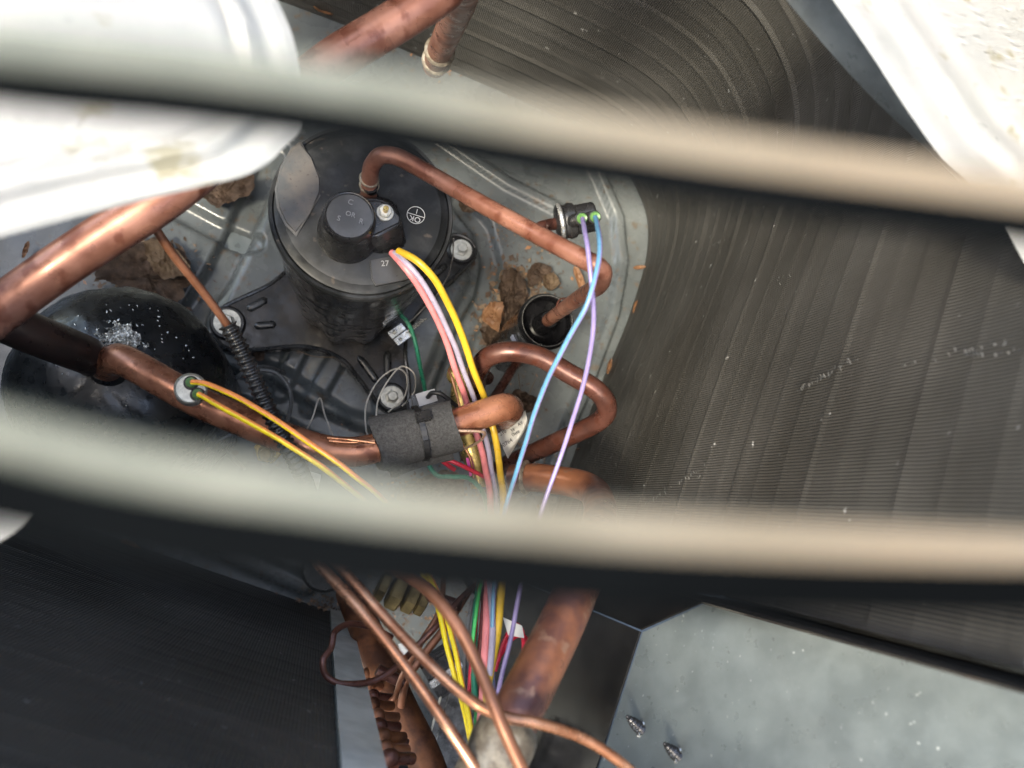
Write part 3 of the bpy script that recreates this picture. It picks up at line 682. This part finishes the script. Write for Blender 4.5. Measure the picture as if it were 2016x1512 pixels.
# ================================================================ reversing valve
vr = P(905, 800, .12); rv = thing('reversing_valve', Vector((vr.x, vr.y, 0)), 'brass reversing valve body with black solenoid behind the pink and yellow wires', 'valve')
tube('valve_body', [(880, 738, .15), (903, 742, .152), (910, 790, .152), (918, 850, .15), (938, 925, .15), (945, 960, .15)], .0082, brass, rv, seg=20, rad=lambda t: .0082*min(1, (t*12+.25))*(1-.25*max(0, math.sin(t*9))), n=12)
tube('valve_side', [(900, 738, .145), (922, 745, .145), (930, 800, .14), (938, 860, .135)], .0068, brass_dull, rv, seg=18, n=6)
tube('pilot_tube', [(905, 800, .172), (890, 745, .170), (884, 728, .166), (900, 722, .158)], .0010, copper_bright, rv, n=8, seg=8)
tube('pilot_tube', [(905, 868, .172), (925, 900, .172), (934, 950, .168)], .0010, copper_bright, rv, n=8, seg=8)
for k, (x, y) in enumerate(((930, 730), (925, 885))):
    tube('branch_tube', [(x-20, y+10, .135), (x+10, y+5, .135), (x+30, y+15, .12)], .0055, copper_dark, rv, n=6)
sc_ = P(840, 800, .14); s = SC(840, 800, .14)
sol = box('solenoid', sc_, Vector((1, .18, 0)).normalized()*36*s, Vector((-.18, 1, 0)).normalized()*24*s, Vector((0, 0, .012)), black_plastic, rv, .0025)
lt = P(842, 782, .1535)
sheet('solenoid_label', [P(818, 776, .1535)-Vector((0, 0, 0)), P(826, 800, .1535), P(862, 789, .1535), P(855, 765, .1535)], mat('grey_label', (.42, .43, .46), .5), rv, th=.0002)
tube('solenoid_cable', [(842, 782, .155), (852, 773, .163), (872, 778, .165), (900, 800, .16), (930, 815, .14)], .0017, w_black, rv, n=6, seg=10)
# pink tag
sheet('pink_tag', [P(917, 902, .166), P(929, 900, .166), P(936, 935, .166), P(925, 938, .166)], mat('pink_tag', (.75, .10, .42), .5), rv, th=.0002)
# paper label curling out
bm = bmesh.new(); outl = []
def lab(u, v):       # u along, v across -> px (approx frame of the tag)
    x = 978+ u*44 + v*30; y = 868 - u*62 + v*48*.35 + v*18
    return x, y
nu, nv = 14, 10; grid = []
TL, TR, BR, BL = Vector((978, 856)), Vector((1034, 808)), Vector((1040, 836)), Vector((1000, 903))
for i in range(nu+1):
    r_ = []
    for j in range(nv+1):
        u, v = i/nu, j/nv; p = TL.lerp(TR, u).lerp(BL.lerp(BR, u), v); p += Vector((8, 6))*math.sin(math.pi*v)*math.sin(math.pi*u)
        z = .178+.006*math.sin(math.pi*v)+.004*u - .012*max(0, v-.75)
        r_.append(bm.verts.new(P(p.x, p.y, z)))
    grid.append(r_)
for i in range(nu):
    for j in range(nv): bm.faces.new((grid[i][j], grid[i+1][j], grid[i+1][j+1], grid[i][j+1]))
geom = bmesh.ops.solidify(bm, geom=bm.faces[:], thickness=.00015)
tagl = build('paper_label', bm, paper); tag(tagl, 'curled white paper label with black print between the yellow and blue wires', 'label')
lx = (P(1020, 852, .186)-P(988, 884, .186)).normalized(); ly = (P(1000, 830, .19)-P(1018, 852, .19)).normalized()
for tx, x, y, sz in (('210', 990, 852, 8), ('34', 1009, 847, 7), ('Date', 1015, 853, 7), ('00764', 997, 873, 9), ('AY', 1024, 834, 7)):
    text('print', tx, P(x, y, .1880), Vector((1, .62, .0)), Vector((-.5, 1, 0)), sz*1.25*SC(x, y, .188), ink, tagl, .00005)

# ================================================================ brass nuts
def hexnut(px, py, z, axis, r, L_, m, parent, name='hex_nut'):
    bm = bmesh.new(); c = P(px, py, z); lathe(bm, [(r*.86, 0), (r, L_*.12), (r, L_*.88), (r*.86, L_)], c, axis, 6); return build(name, bm, m, parent, angle=20)
fv = P(525, 895, .21)
sv = thing('service_valve_fitting', fv, 'brass hex service fitting beside the corrugated sleeve below the orange copper pipe', 'valve')
dirv = (P(510, 912, .24)-P(530, 880, .20)).normalized()
hexnut(532, 880, .205, dirv, .0088, .011, brass, sv)
bm = bmesh.new(); lathe(bm, [(.0052, .010), (.0052, .016), (.0038, .017), (.0038, .023), (.0028, .024)], P(532, 880, .205), dirv, 24); build('cap_stem', bm, brass_dull, sv)
lv = P(780, 1170, .2); lvx = (P(850, 1195, .2)-P(740, 1145, .2)).normalized()
fl_ = thing('flare_fitting', lv, 'row of dull brass flare nuts in the dark corner below the lower grille bar', 'valve')
for (x, y, r, L_) in ((745, 1150, .0105, .006), (768, 1160, .012, .009), (798, 1172, .0105, .008), (822, 1182, .009, .006)):
    hexnut(x, y, .2, lvx, r, L_, brass_dull, fl_)
tube('nut_pipe', [(835, 1170, .2), (860, 1178, .21), (905, 1192, .22)], .0038, copper_dark, fl_, n=6)
# rust brown header and U-bends
pipe([(690, 1165, .10), (720, 1240, .13), (755, 1320, .16), (790, 1400, .18), (830, 1480, .19), (860, 1560, .2)], .0115, rust, 'rusty brown header tube standing between the strip and the thin copper tubes', seg=24, n=10)
ub = thing('return_bends', P(740, 1400, .1), 'column of dark copper return bends beside the galvanised strip', 'pipe')
for k in range(13):
    t = k/12+random.uniform(-.015, .015); x = 702+t*62+random.uniform(-4, 4); y = 1240+t*255; z = .08+.24*t
    p = P(x, y, z); bm = bmesh.new()
    bmesh.ops.create_uvsphere(bm, u_segments=20, v_segments=12, radius=.0044, matrix=Matrix.Translation(p)@Matrix.Diagonal((random.uniform(.9, 1.25), 1, random.uniform(.8, 1), 1)))
    sweep(bm, [p+Vector((.0, .0, -.001)), p+Vector((.006, -.002, -.003)), p+Vector((.012, -.004, -.008))], .0030, 12)
    build('return_bend', bm, (copper_dark, rust, copper_cap)[k % 3], ub)
for (x, y, z) in ((765, 1330, .2), (770, 1455, .25), (755, 1490, .28)):
    tube('feeder_stub', [(x-22, y-12, z), (x, y, z), (x+30, y+14, z)], .0038, copper_dark, ub, n=5)
# black rubber disc at the pan edge & black clip by yellow wires
rp = P(640, 1120, .03); tag(cyl('rubber_foot', Vector((rp.x, rp.y, 0)), u_, 46*SC(640, 1120, .03), .001, .03, black_rub, None, 40), 'round black rubber disc at the top end of the galvanised strip', 'rubber pad')
bc = P(872, 1320, .2); s = SC(872, 1320, .2)
cl_ = thing('black_clamp', bc, 'shiny black plastic clamp block under the yellow wire pair at the bottom', 'clamp')
box('clamp_body', bc, Vector((1, .6, 0)).normalized()*34*s, Vector((-.6, 1, 0)).normalized()*38*s, Vector((0, 0, .01)), black_plastic, cl_, .002)
box('clamp_strap', bc+Vector((0, 0, .0125)), Vector((1, .6, 0)).normalized()*36*s, Vector((-.6, 1, 0)).normalized()*7*s, Vector((0, 0, .002)), silver, cl_, .0008)
o = box('crumpled_bag', P(900, 1440, .16), Vector((1, -.3, 0)).normalized()*.018, Vector((.3, 1, 0)).normalized()*.03, Vector((0, 0, .008)), mat('plastic_bag', (.10, .10, .10), .18, .1, col2=(.3, .3, .3), vscale=90, bump=1, bscale=120), None, .004)
tag(o, 'crumpled grey plastic wrap behind the long copper tube at the bottom', 'plastic wrap')
o = sheet('instruction_card', [P(745, 1395, .08), P(700, 1300, .08), P(730, 1290, .08), P(800, 1390, .09)][::-1], paper, th=.0003) if False else None
o = sheet('paper_card', [P(738, 1388, .09), P(772, 1395, .09), P(805, 1490, .10), P(765, 1490, .10)], mat('dull_paper', (.33, .32, .32), .7, 0, var=.2), th=.0003)
tag(o, 'pale paper card lying between the return bends and the rusty header', 'paper card')
o = sheet('paper_scrap', [P(600, 925, .10), P(632, 935, .10), P(625, 975, .10), P(605, 985, .10)], paper, th=.0003); tag(o, 'torn white paper scrap below the corrugated sleeve end', 'paper scrap')
o = sheet('paper_scrap', [P(785, 1268, .23), P(800, 1262, .235), P(805, 1285, .235), P(790, 1300, .23)], paper, th=.0003); tag(o, 'tiny torn white label scrap between the two long copper tubes', 'paper scrap')

# ================================================================ wires
wg = 'compressor lead wires'
def wire(pts, wpx, m, label, stripe=None, zr=None, **k):
    i = len(pts)//2; r = wpx/2*SC(*pts[i])
    k.setdefault('wob', .0009); return tube('wire', pts, r, m, label=label, cat='wire', seg=12, stripe=stripe, n=10, **k)
wire([(771, 497, .262), (800, 530, .27), (832, 575, .262), (865, 640, .245), (895, 720, .225), (918, 790, .205), (935, 845, .20), (952, 900, .205), (963, 960, .225), (967, 1030, .25), (962, 1140, .28), (955, 1260, .30), (948, 1380, .31), (940, 1475, .31)], 12.5, w_pink, 'pink wire leaving the compressor cap, leftmost of the three')
wire([(776, 498, .264), (808, 525, .272), (845, 575, .265), (882, 650, .247), (912, 725, .227), (938, 800, .207), (955, 860, .20), (968, 920, .21), (976, 990, .23), (972, 1060, .255), (966, 1140, .285), (968, 1240, .30), (962, 1340, .31), (956, 1460, .31)], 10.5, w_lav, 'lavender wire running between the pink and yellow compressor wires')
wire([(784, 494, .266), (822, 515, .275), (862, 560, .270), (900, 640, .250), (930, 720, .23), (955, 790, .21), (972, 850, .202), (984, 920, .21), (992, 1000, .235), (992, 1080, .26), (988, 1150, .29), (976, 1260, .30), (960, 1340, .31), (950, 1400, .31)], 13.5, w_yel, 'golden yellow wire leaving the compressor cap, rightmost of the three')
wire([(1147, 431, .362), (1156, 480, .385), (1164, 560, .385), (1166, 640, .375), (1155, 720, .36), (1135, 800, .345), (1108, 885, .33), (1068, 1000, .32), (1045, 1070, .32), (1028, 1140, .32), (1010, 1230, .32), (995, 1300, .32), (980, 1370, .31)], 9.2, [w_blue, w_lilac], 'pale blue and lilac wire from the left seal of the barrel switch', stripe=(0, 1, 2, 10, 11), twist=.6)
wire([(1172, 428, .362), (1181, 470, .388), (1175, 530, .395), (1155, 600, .392), (1115, 675, .380), (1078, 745, .365), (1052, 820, .35), (1025, 900, .33), (998, 990, .31), (985, 1060, .30), (975, 1140, .30), (968, 1250, .30), (972, 1380, .30), (960, 1440, .30)], 9.6, [w_blue, w_lilac], 'blue wire with lilac stripe from the right seal of the barrel switch', stripe=(9, 10, 11), twist=-.5)
wire([(378, 752, .297), (410, 756, .302), (470, 782, .306), (545, 826, .31), (625, 882, .31), (690, 930, .31), (750, 978, .30), (800, 1040, .29), (840, 1120, .28), (872, 1200, .28), (898, 1280, .29), (918, 1380, .30), (936, 1480, .31)], 11, [w_orange, w_yel2], 'upper orange wire with yellow stripe from the flat grey switch', stripe=(1, 2, 3, 4, 5), twist=-1.2)
wire([(391, 776, .297), (430, 797, .303), (495, 832, .308), (565, 872, .31), (630, 915, .31), (695, 967, .30), (760, 1030, .29), (820, 1105, .28), (858, 1190, .28), (880, 1270, .285), (905, 1360, .29), (925, 1450, .30), (935, 1490, .30)], 11, [w_orange, w_yel2], 'lower orange wire with yellow stripe from the flat grey switch', stripe=(2, 1, 3, 4, 5, 0), twist=-.9)
wire([(776, 575, .10), (782, 612, .085), (800, 632, .08), (812, 655, .08), (822, 700, .08), (832, 745, .09), (840, 790, .12), (838, 860, .14), (845, 915, .15), (862, 937, .155), (890, 938, .16), (920, 940, .165), (948, 965, .18), (960, 1010, .2), (955, 1080, .23), (945, 1150, .26), (934, 1240, .28), (934, 1320, .29), (936, 1400, .3)], 9.5, w_green, 'dark green ground wire from the silver clip round the foam sleeve')
wire([(895, 925, .17), (868, 905, .175), (880, 904, .178), (915, 918, .178), (960, 942, .17)], 9, w_red, 'short red wire bent back below the foam sleeve')
wire([(945, 1150, .27), (933, 1260, .285), (928, 1330, .29), (922, 1390, .29), (925, 1440, .29)], 9, w_red, 'dark red wire in the lower bundle beside the green one')
wire([(948, 1140, .27), (936, 1210, .285), (932, 1290, .290), (938, 1380, .29), (934, 1460, .30)], 8, w_lgreen, 'bright green wire in the lower bundle')
wire([(958, 1130, .265), (948, 1230, .28), (942, 1330, .285), (945, 1430, .29)], 10, w_dred, 'maroon wire behind the bundle below the lower bar')
wire([(978, 1130, .27), (974, 1230, .28), (965, 1330, .285), (955, 1430, .29)], 11, w_grey, 'dark grey wire in the lower bundle beside the yellow one')
wire([(930, 1180, .26), (920, 1250, .27), (915, 1330, .275), (925, 1430, .28)], 9, w_grey, 'grey wire on the outer left of the lower bundle')
wire([(975, 1320, .27), (990, 1270, .275), (1005, 1240, .28), (1018, 1230, .28), (1030, 1245, .28), (1030, 1290, .275), (1010, 1360, .27), (990, 1420, .27)], 9, w_red, 'red wire looped beside the scorched pipe under a white tag')
wire([(985, 1290, .265), (1000, 1265, .27), (1020, 1250, .268), (1036, 1262, .26), (1030, 1330, .26)], 9, w_red, 'second red wire looped behind the first near the scorched pipe')
o = sheet('cable_tag', [P(990, 1215, .285), P(1028, 1232, .285), (P(1032, 1256, .283)), P(1000, 1250, .283)], paper, th=.0002); tag(o, 'small white tag on the red wires beside the scorched pipe', 'tag')
wire([(560, 735, .02), (520, 722, .05), (478, 735, .06), (445, 770, .05), (425, 830, .04), (440, 880, .04), (480, 925, .04)], 8, w_grey, 'grey wire loop passing behind the corrugated sleeve')
wire([(500, 728, .06), (545, 735, .06), (572, 775, .06), (566, 830, .05), (545, 850, .04)], 8, w_grey, 'grey wire arc to the right of the corrugated sleeve')
wire([(392, 915, .10), (412, 880, .12), (455, 855, .12), (500, 845, .1)], 8, w_grey, 'grey wire stub curving at the top edge of the lower bar')
wire([(745, 868, .20), (722, 850, .12), (720, 800, .10), (745, 750, .10), (780, 727, .11), (800, 740, .11), (795, 780, .10), (765, 812, .09)], 3.0, w_white, 'thin white wire curl over the near bracket foot')
wire([(760, 855, .21), (742, 830, .13), (745, 790, .12), (765, 750, .12), (790, 722, .12), (815, 735, .12), (815, 770, .1), (790, 800, .1)], 3.0, w_white, 'second thin white wire curl crossing the near bolt')
wire([(590, 870, .06), (612, 830, .08), (630, 785, .07), (640, 820, .07), (655, 860, .08)], 3.2, w_white, 'thin white wire peak standing left of the foam sleeve')
wire([(893, 470, .20), (888, 520, .15), (868, 570, .09), (830, 610, .06), (800, 640, .06)], 2.4, w_white, 'fine pale wire beside the far right foot of the compressor')
wire([(905, 1120, .2), (925, 1150, .21), (960, 1185, .2)], 16, w_black, 'short piece of black corrugated loom in the lower dark corner', wob=0)

# ================================================================ leaf litter
def leaf(poly, z, m, label, curl=.004, name='dead_leaf'):
    q = smooth_poly(poly, 7); c = sum(q, Vector((0, 0)))/len(q); bm = bmesh.new()
    q = [c+(p-c)*(1+.13*noise.noise(Vector((p.x*.09, p.y*.09, 1)))+.05*random.uniform(-1, 1)) for p in q]
    rings = []
    for k in range(1, 11):
        t = k/10; r_ = []
        for i, p in enumerate(q):
            pp = c.lerp(p, t*(1+.05*noise.noise(Vector((i*.9, len(q), k))))); w = P(pp.x, pp.y, z)
            w.z += curl*(.5*t*t+ .9*noise.noise(Vector((w.x*90, w.y*90, 3.1)))+.7*abs(noise.noise(Vector((w.x*260, w.y*260, 1.1)))))
            r_.append(bm.verts.new(w))
        rings.append(r_)
    cv = bm.verts.new(P(c.x, c.y, z)); n = len(q)
    for i in range(n):
        bm.faces.new((cv, rings[0][i], rings[0][(i+1) % n]))
        for a, b_ in zip(rings, rings[1:]): bm.faces.new((a[i], a[(i+1) % n], b_[(i+1) % n], b_[i]))
    bmesh.ops.solidify(bm, geom=bm.faces[:], thickness=.0003)
    o = build(name, bm, m, angle=30); tag(o, label, 'leaf', 'dead leaves on the base pan'); return o
leaf([(205, 500), (235, 480), (300, 470), (345, 480), (375, 520), (372, 560), (350, 600), (345, 640), (315, 630), (280, 590), (230, 560), (185, 545)], .016, leaf_b, 'big crumpled brown leaf between the thick suction pipe and the black dome')
leaf([(285, 478), (330, 480), (372, 520), (358, 545), (320, 548), (295, 520)], .024, leaf_l, 'tan curled leaf on top of the big brown leaf')
leaf([(385, 370), (430, 350), (500, 345), (490, 385), (450, 400), (430, 412), (405, 395)], .012, leaf_b, 'brown leaf peeping out under the tip of the left blade')
leaf([(948, 618), (968, 595), (990, 600), (983, 640), (978, 652), (950, 634)], .03, leaf_o, 'orange dry leaf standing on the litter left of the muffler', .003)
leaf([(980, 560), (995, 535), (1020, 540), (1035, 580), (1020, 610), (1000, 640), (985, 600)], .014, leaf_b, 'crumpled brown leaf in the litter above the orange leaf', .008)
leaf([(945, 650), (980, 640), (1010, 640), (1010, 668), (985, 690), (955, 680)], .012, leaf_b, 'flat brown leaf under the curve of the hairpin loop', .006)
leaf([(1040, 530), (1060, 518), (1085, 530), (1070, 550), (1045, 565), (1038, 550)], .010, leaf_b, 'small reddish brown leaf below the discharge pipe', .004)
leaf([(1070, 545), (1092, 540), (1098, 562), (1080, 575), (1068, 565)], .010, leaf_l, 'small tan leaf just above the muffler', .006)
leaf([(905, 385), (928, 378), (945, 400), (930, 420), (905, 412)], .012, leaf_l, 'tan leaf at the right shoulder of the compressor beneath the discharge pipe', .004)
leaf([(1128, 528), (1140, 530), (1150, 560), (1140, 570)], .016, leaf_o, 'narrow orange leaf sliver in the crook of the bent discharge pipe', .002)
leaf([(500, 695), (520, 693), (518, 710), (502, 708)], .022, leaf_b, 'tiny dark leaf scrap right of the corrugated sleeve', .001)
leaf([(1010, 770), (1045, 780), (1055, 800), (1030, 815), (1005, 800)], .02, leaf_b, 'brown scrap of leaf by the end of the foam wrapped pipe', .006)
leaf([(430, 780), (470, 765), (480, 800), (500, 820), (450, 820)], .02, leaf_b, 'shredded brown leaf behind the two orange wires', .006)
leaf([(780, 975), (830, 940), (880, 925), (910, 950), (900, 1000), (820, 1000)], .03, leaf_l, 'matted tan leaf clump below the foam sleeve', .01)
for i, (x, y, a, l_, m, lab_) in enumerate([(1258, 527, 5, 26, leaf_o, 'orange chip on the pan lip right of the blue wires'), (1250, 605, 75, 28, leaf_o, 'orange chip wedged upright against the right coil'),
        (1199, 722, 75, 32, leaf_o, 'long orange chip at the foot of the right coil near the hairpin bend'), (635, 20, -25, 42, leaf_o, 'bright orange chip on the far pan edge beside the white blade'),
        (52, 492, 70, 36, leaf_o, 'shiny orange chip above the thick suction pipe at far left'), (258, 1070, -22, 42, leaf_o, 'pinkish chip on the lower left coil edge'),
        (408, 1134, -25, 38, leaf_o, 'pale orange chip at the lower left coil foot near the middle'), (568, 1195, -25, 30, leaf_o, 'glinting orange chip next to the top of the galvanised strip'),
        (1046, 790, 20, 16, leaf_l, 'little tan chip left of the hairpin loop bend'), (1140, 883, 20, 18, leaf_b, 'small brown chip below the hairpin bend by the coil')]):
    d = Vector((math.cos(R(a)), -math.sin(R(a)))); n_ = Vector((-d.y, d.x)); c = Vector((x, y)); l2 = l_/2; w = l_*.14
    leaf([c-d*l2, c-d*l2*.4+n_*w, c+d*l2*.6+n_*w*.8, c+d*l2, c+d*l2*.4-n_*w, c-d*l2*.6-n_*w*.9], .010, m, lab_, .002, 'leaf_chip')
bm = bmesh.new()
def crumbs(cx, cy, sx, sy, n, z=.004, smin=3, smax=10):
    for _ in range(n):
        x, y = random.gauss(cx, sx), random.gauss(cy, sy); p = P(x, y, 0); 
        p.z = pan_h(p.x, p.y)+.0008+random.random()*z; s = SC(x, y, 0)
        l_ = random.uniform(smin, smax)*s; a = random.random()*6.3; d = Vector((math.cos(a), math.sin(a), random.uniform(-.15, .15)))*l_*.5; e = Vector((-math.sin(a), math.cos(a), random.uniform(-.25, .25)))*l_*random.uniform(.12, .45)
        vs = [bm.verts.new(v) for v in (p-d, p-e*.8, p+d, p+e)]; f = bm.faces.new(vs); f.material_index = random.choice((0, 0, 0, 0, 1, 1, 1, 2) if sx > 6 else (0, 0, 1))
crumbs(1010, 600, 34, 46, 520, .007, 4, 18); crumbs(985, 640, 22, 28, 160, .008, 8, 24); crumbs(290, 545, 50, 40, 120, .01, 6, 20); crumbs(1000, 450, 38, 22, 60); crumbs(1060, 560, 30, 35, 90); crumbs(970, 660, 20, 25, 90, .008)
crumbs(290, 540, 50, 40, 90, .006); crumbs(460, 800, 25, 25, 120, .02); crumbs(1030, 790, 20, 22, 80, .012); crumbs(850, 970, 60, 22, 260, .02)
crumbs(620, 1190, 30, 14, 150, .01); crumbs(660, 1210, 20, 20, 120, .02); crumbs(570, 860, 25, 15, 80, .01); crumbs(1000, 900, 60, 40, 160, .01)
crumbs(740, 870, 30, 15, 60, .01); crumbs(910, 130, 40, 15, 120, .004); crumbs(800, 1200, 60, 50, 300, .03)
for _ in range(160):       # sparse crumbs everywhere
    crumbs(random.uniform(300, 1260), random.uniform(300, 1150), 5, 5, 1, .0005, 2, 6)
o = build('leaf_litter', bm, [leaf_b, leaf_l, leaf_o], smooth=False); tag(o, 'scattered crumbs of dry brown leaves over the pan', 'leaf litter', None, 'stuff')
# stray twigs / hairs
for i, (pts, lab_) in enumerate([([(1020, 735, .006), (1025, 770, .012), (1032, 800, .02)], 'thin dark twig under the hairpin loop'), ([(1055, 745, .01), (1040, 780, .01), (1028, 810, .015)], 'forked reddish twig under the hairpin loop'),
        ([(585, 690, .035), (620, 702, .035), (660, 703, .034)], 'fine straw below the compressor bracket'), ([(203, 487, .02), (230, 483, .03), (270, 479, .03)], 'yellowish straw lying over the big brown leaf')]):
    tube('twig', pts, .0004, leaf_l, label=lab_, cat='twig', n=5, seg=6)

# ================================================================ fan
hub = P(1150, -700, .5)
fan = thing('fan', hub, 'white fan with two blades showing at the upper left and upper right', 'fan')
def blade(outline, core, z_e, z_c, label, steps=46, ribs=()):
    o_ = catmull([Vector((x, y, 0)) for x, y in outline], 10); bm = bmesh.new(); rows = []
    for p in o_:
        r_ = []
        for k in range(steps+1):
            t = k/steps; x = p.x+(core[0]-p.x)*t; y = p.y+(core[1]-p.y)*t
            dpx = math.hypot(core[0]-p.x, core[1]-p.y)*t
            z = z_e+(z_c-z_e)*t
            for (c_, w_, d_) in ribs: z += d_*math.exp(-((dpx-c_)/w_)**2)
            if dpx < 12: z -= .0012*(1-dpx/12)**2
            r_.append(bm.verts.new(P(x, y, z)))
        rows.append(r_)
    for a, b_ in zip(rows, rows[1:]):
        for k in range(steps): bm.faces.new((a[k], a[k+1], b_[k+1], b_[k]))
    bmesh.ops.solidify(bm, geom=bm.faces[:], thickness=.0015)
    o = build('blade', bm, white_m, fan, angle=50); o['label'] = label; return o
b1 = blade([(-500, 600), (-200, 520), (0, 469), (240, 405), (470, 350), (522, 325), (560, 290), (591, 258), (597, 200), (590, 130), (572, 60), (545, 0), (500, -90), (430, -220)], (-260, -150), .500, .52, 'sunlit blade with pointed tip', steps=70, ribs=((100, 20, .0022), (135, 14, -.0016), (60, 14, -.0010)))
b2 = blade([(1500, -190), (1570, -95), (1640, 0), (1710, 100), (1785, 215), (1850, 305), (1910, 360), (1965, 430), (2030, 540), (2130, 700)], (3600, -700), .505, .37, 'shaded blade with long ribs beside its edge', steps=150, ribs=((60, 12, -.0018), (95, 14, .0022), (130, 10, -.0016)))
b3 = blade([(-900, 1300), (-400, 1200), (-120, 1110), (10, 1062), (62, 1020), (72, 985), (50, 945), (-40, 905), (-300, 850), (-900, 760)], (-2200, 1050), .500, .505, 'blade tip showing at the left edge under the lower bar', steps=60, ribs=((80, 16, .002),))
bm = bmesh.new(); q_in = catmull([Vector((x, y, 0)) for x, y in [(1500, -190), (1640, 0), (1785, 215), (1880, 335), (1965, 430)]], 10); q_out = catmull([Vector((x, y, 0)) for x, y in [(1400, -190), (1548, 0), (1700, 175), (1850, 318), (1960, 428)]], 10)
va = [bm.verts.new(P(p.x+8, p.y, .488)) for p in q_in]; vb = [bm.verts.new(P(p.x, p.y, .470)) for p in q_out]
for i in range(len(va)-1): bm.faces.new((va[i], va[i+1], vb[i+1], vb[i]))
bmesh.ops.solidify(bm, geom=bm.faces[:], thickness=.0012)
build('blade_flange', bm, mat('blade_grey', (.20, .222, .228), .35, .1, var=.15), fan)
cyl('hub', Vector((hub.x, hub.y, 0)), u_, .045, .495, .53, white_m, fan, 40)
for tx, ty in ((-.02, -.0), (1, 1)): pass
bm = bmesh.new(); h2 = Vector((hub.x, hub.y, .506))
for e in (P(-260, -150, .515), P(3000, -450, .44)):
    d = (e-h2); sd_ = Vector((-d.y, d.x, 0)).normalized()*.012; 
    prism_pts(bm, [h2-sd_, e-sd_, e+sd_, h2+sd_], [v+Vector((0, 0, .002)) for v in (h2-sd_, e-sd_, e+sd_, h2+sd_)])
build('blade_arm', bm, zinc, fan)

# ================================================================ top cover with round opening
oc_ = Vector((.05, .10, 0)); OR_ = .29
tcv = thing('top_cover', Vector((oc_.x, oc_.y, .585)), 'painted top cover panel round the fan opening, just outside the view', 'cover')
bm = bmesh.new(); sg = 72; inn = []; out = []
for k in range(sg):
    a = 2*math.pi*k/sg; c_, s_ = math.cos(a), math.sin(a); m_ = .40/max(abs(c_), abs(s_))
    inn.append((oc_.x+OR_*c_, oc_.y+OR_*s_)); out.append((oc_.x+m_*c_, oc_.y+m_*s_))
lay = [[bm.verts.new((x, y, z)) for x, y in pts] for pts, z in ((inn, .545), (inn, .600), (out, .600), (out, .57), (inn, .598-.012))]
for a, b_ in ((0, 1), (1, 2), (2, 3)):
    for k in range(sg): bm.faces.new((lay[a][k], lay[a][(k+1) % sg], lay[b_][(k+1) % sg], lay[b_][k]))
build('panel', bm, casing, tcv)

# ================================================================ grille
gr = thing('top_grille', Vector((oc_.x, oc_.y, .66)), 'out of focus grille of dark bars with reflections painted on their tops crossing the view', 'grille')
BZ = .679
def bar(pts, w=.0026, drop=.0043, skew=.0025, z=BZ):
    pa_ = catmull([P(q[0], q[1], q[2] if len(q) > 2 else z) for q in pts], 12); bm = bmesh.new(); cols = []
    for i, p in enumerate(pa_):
        t = (pa_[min(i+1, len(pa_)-1)]-pa_[max(i-1, 0)]).normalized(); n = Vector((t.y, -t.x, 0))
        if n.y > 0: n = -n
        prof = [(-w*.5, -.001), (-w*.32, 0), (w*.32, 0), (w*.5, -.0008), (w*.5+skew, -drop), (-w*.1+skew, -drop-.001), (-w*.5, -.003)]
        cols.append([bm.verts.new(p+n*a+Vector((0, 0, b_))) for a, b_ in prof])
    m = len(cols[0])
    for a, b_ in zip(cols, cols[1:]):
        for k in range(m):
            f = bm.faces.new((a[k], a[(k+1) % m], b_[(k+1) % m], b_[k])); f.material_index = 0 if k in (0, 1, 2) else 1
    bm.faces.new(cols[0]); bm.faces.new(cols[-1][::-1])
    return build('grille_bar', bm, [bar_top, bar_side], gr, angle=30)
upper = [(x, y, .676+.000002*x) for x, y in ((-2600, -430), (-1200, -130), (-300, 20), (0, 66), (300, 98), (600, 138), (750, 163), (1000, 211), (1400, 278), (1900, 348), (2300, 400), (4500, 620))]
lower = [(-2600, 430), (-1200, 660), (-300, 790), (0, 848), (200, 898), (400, 936), (600, 966), (800, 994), (1200, 1036), (1600, 1062), (2016, 1078), (2600, 1090), (4500, 1120)]
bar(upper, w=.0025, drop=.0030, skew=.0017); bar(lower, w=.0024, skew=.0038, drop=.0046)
dyn = (P(800, 215, BZ)-P(800, 985, BZ)).y
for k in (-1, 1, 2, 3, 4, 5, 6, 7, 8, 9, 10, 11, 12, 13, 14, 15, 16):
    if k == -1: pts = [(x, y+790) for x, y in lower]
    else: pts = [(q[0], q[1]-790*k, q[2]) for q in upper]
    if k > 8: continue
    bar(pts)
bm = bmesh.new(); pth = [Vector((oc_.x+OR_*math.cos(a), oc_.y+OR_*math.sin(a), .655)) for a in [2*math.pi*k/64 for k in range(65)]]
sweep(bm, pth, .004, 8, cap=False); build('rim', bm, bar_side, gr)
S.cycles.use_denoising = True
S.cycles.max_bounces = 8
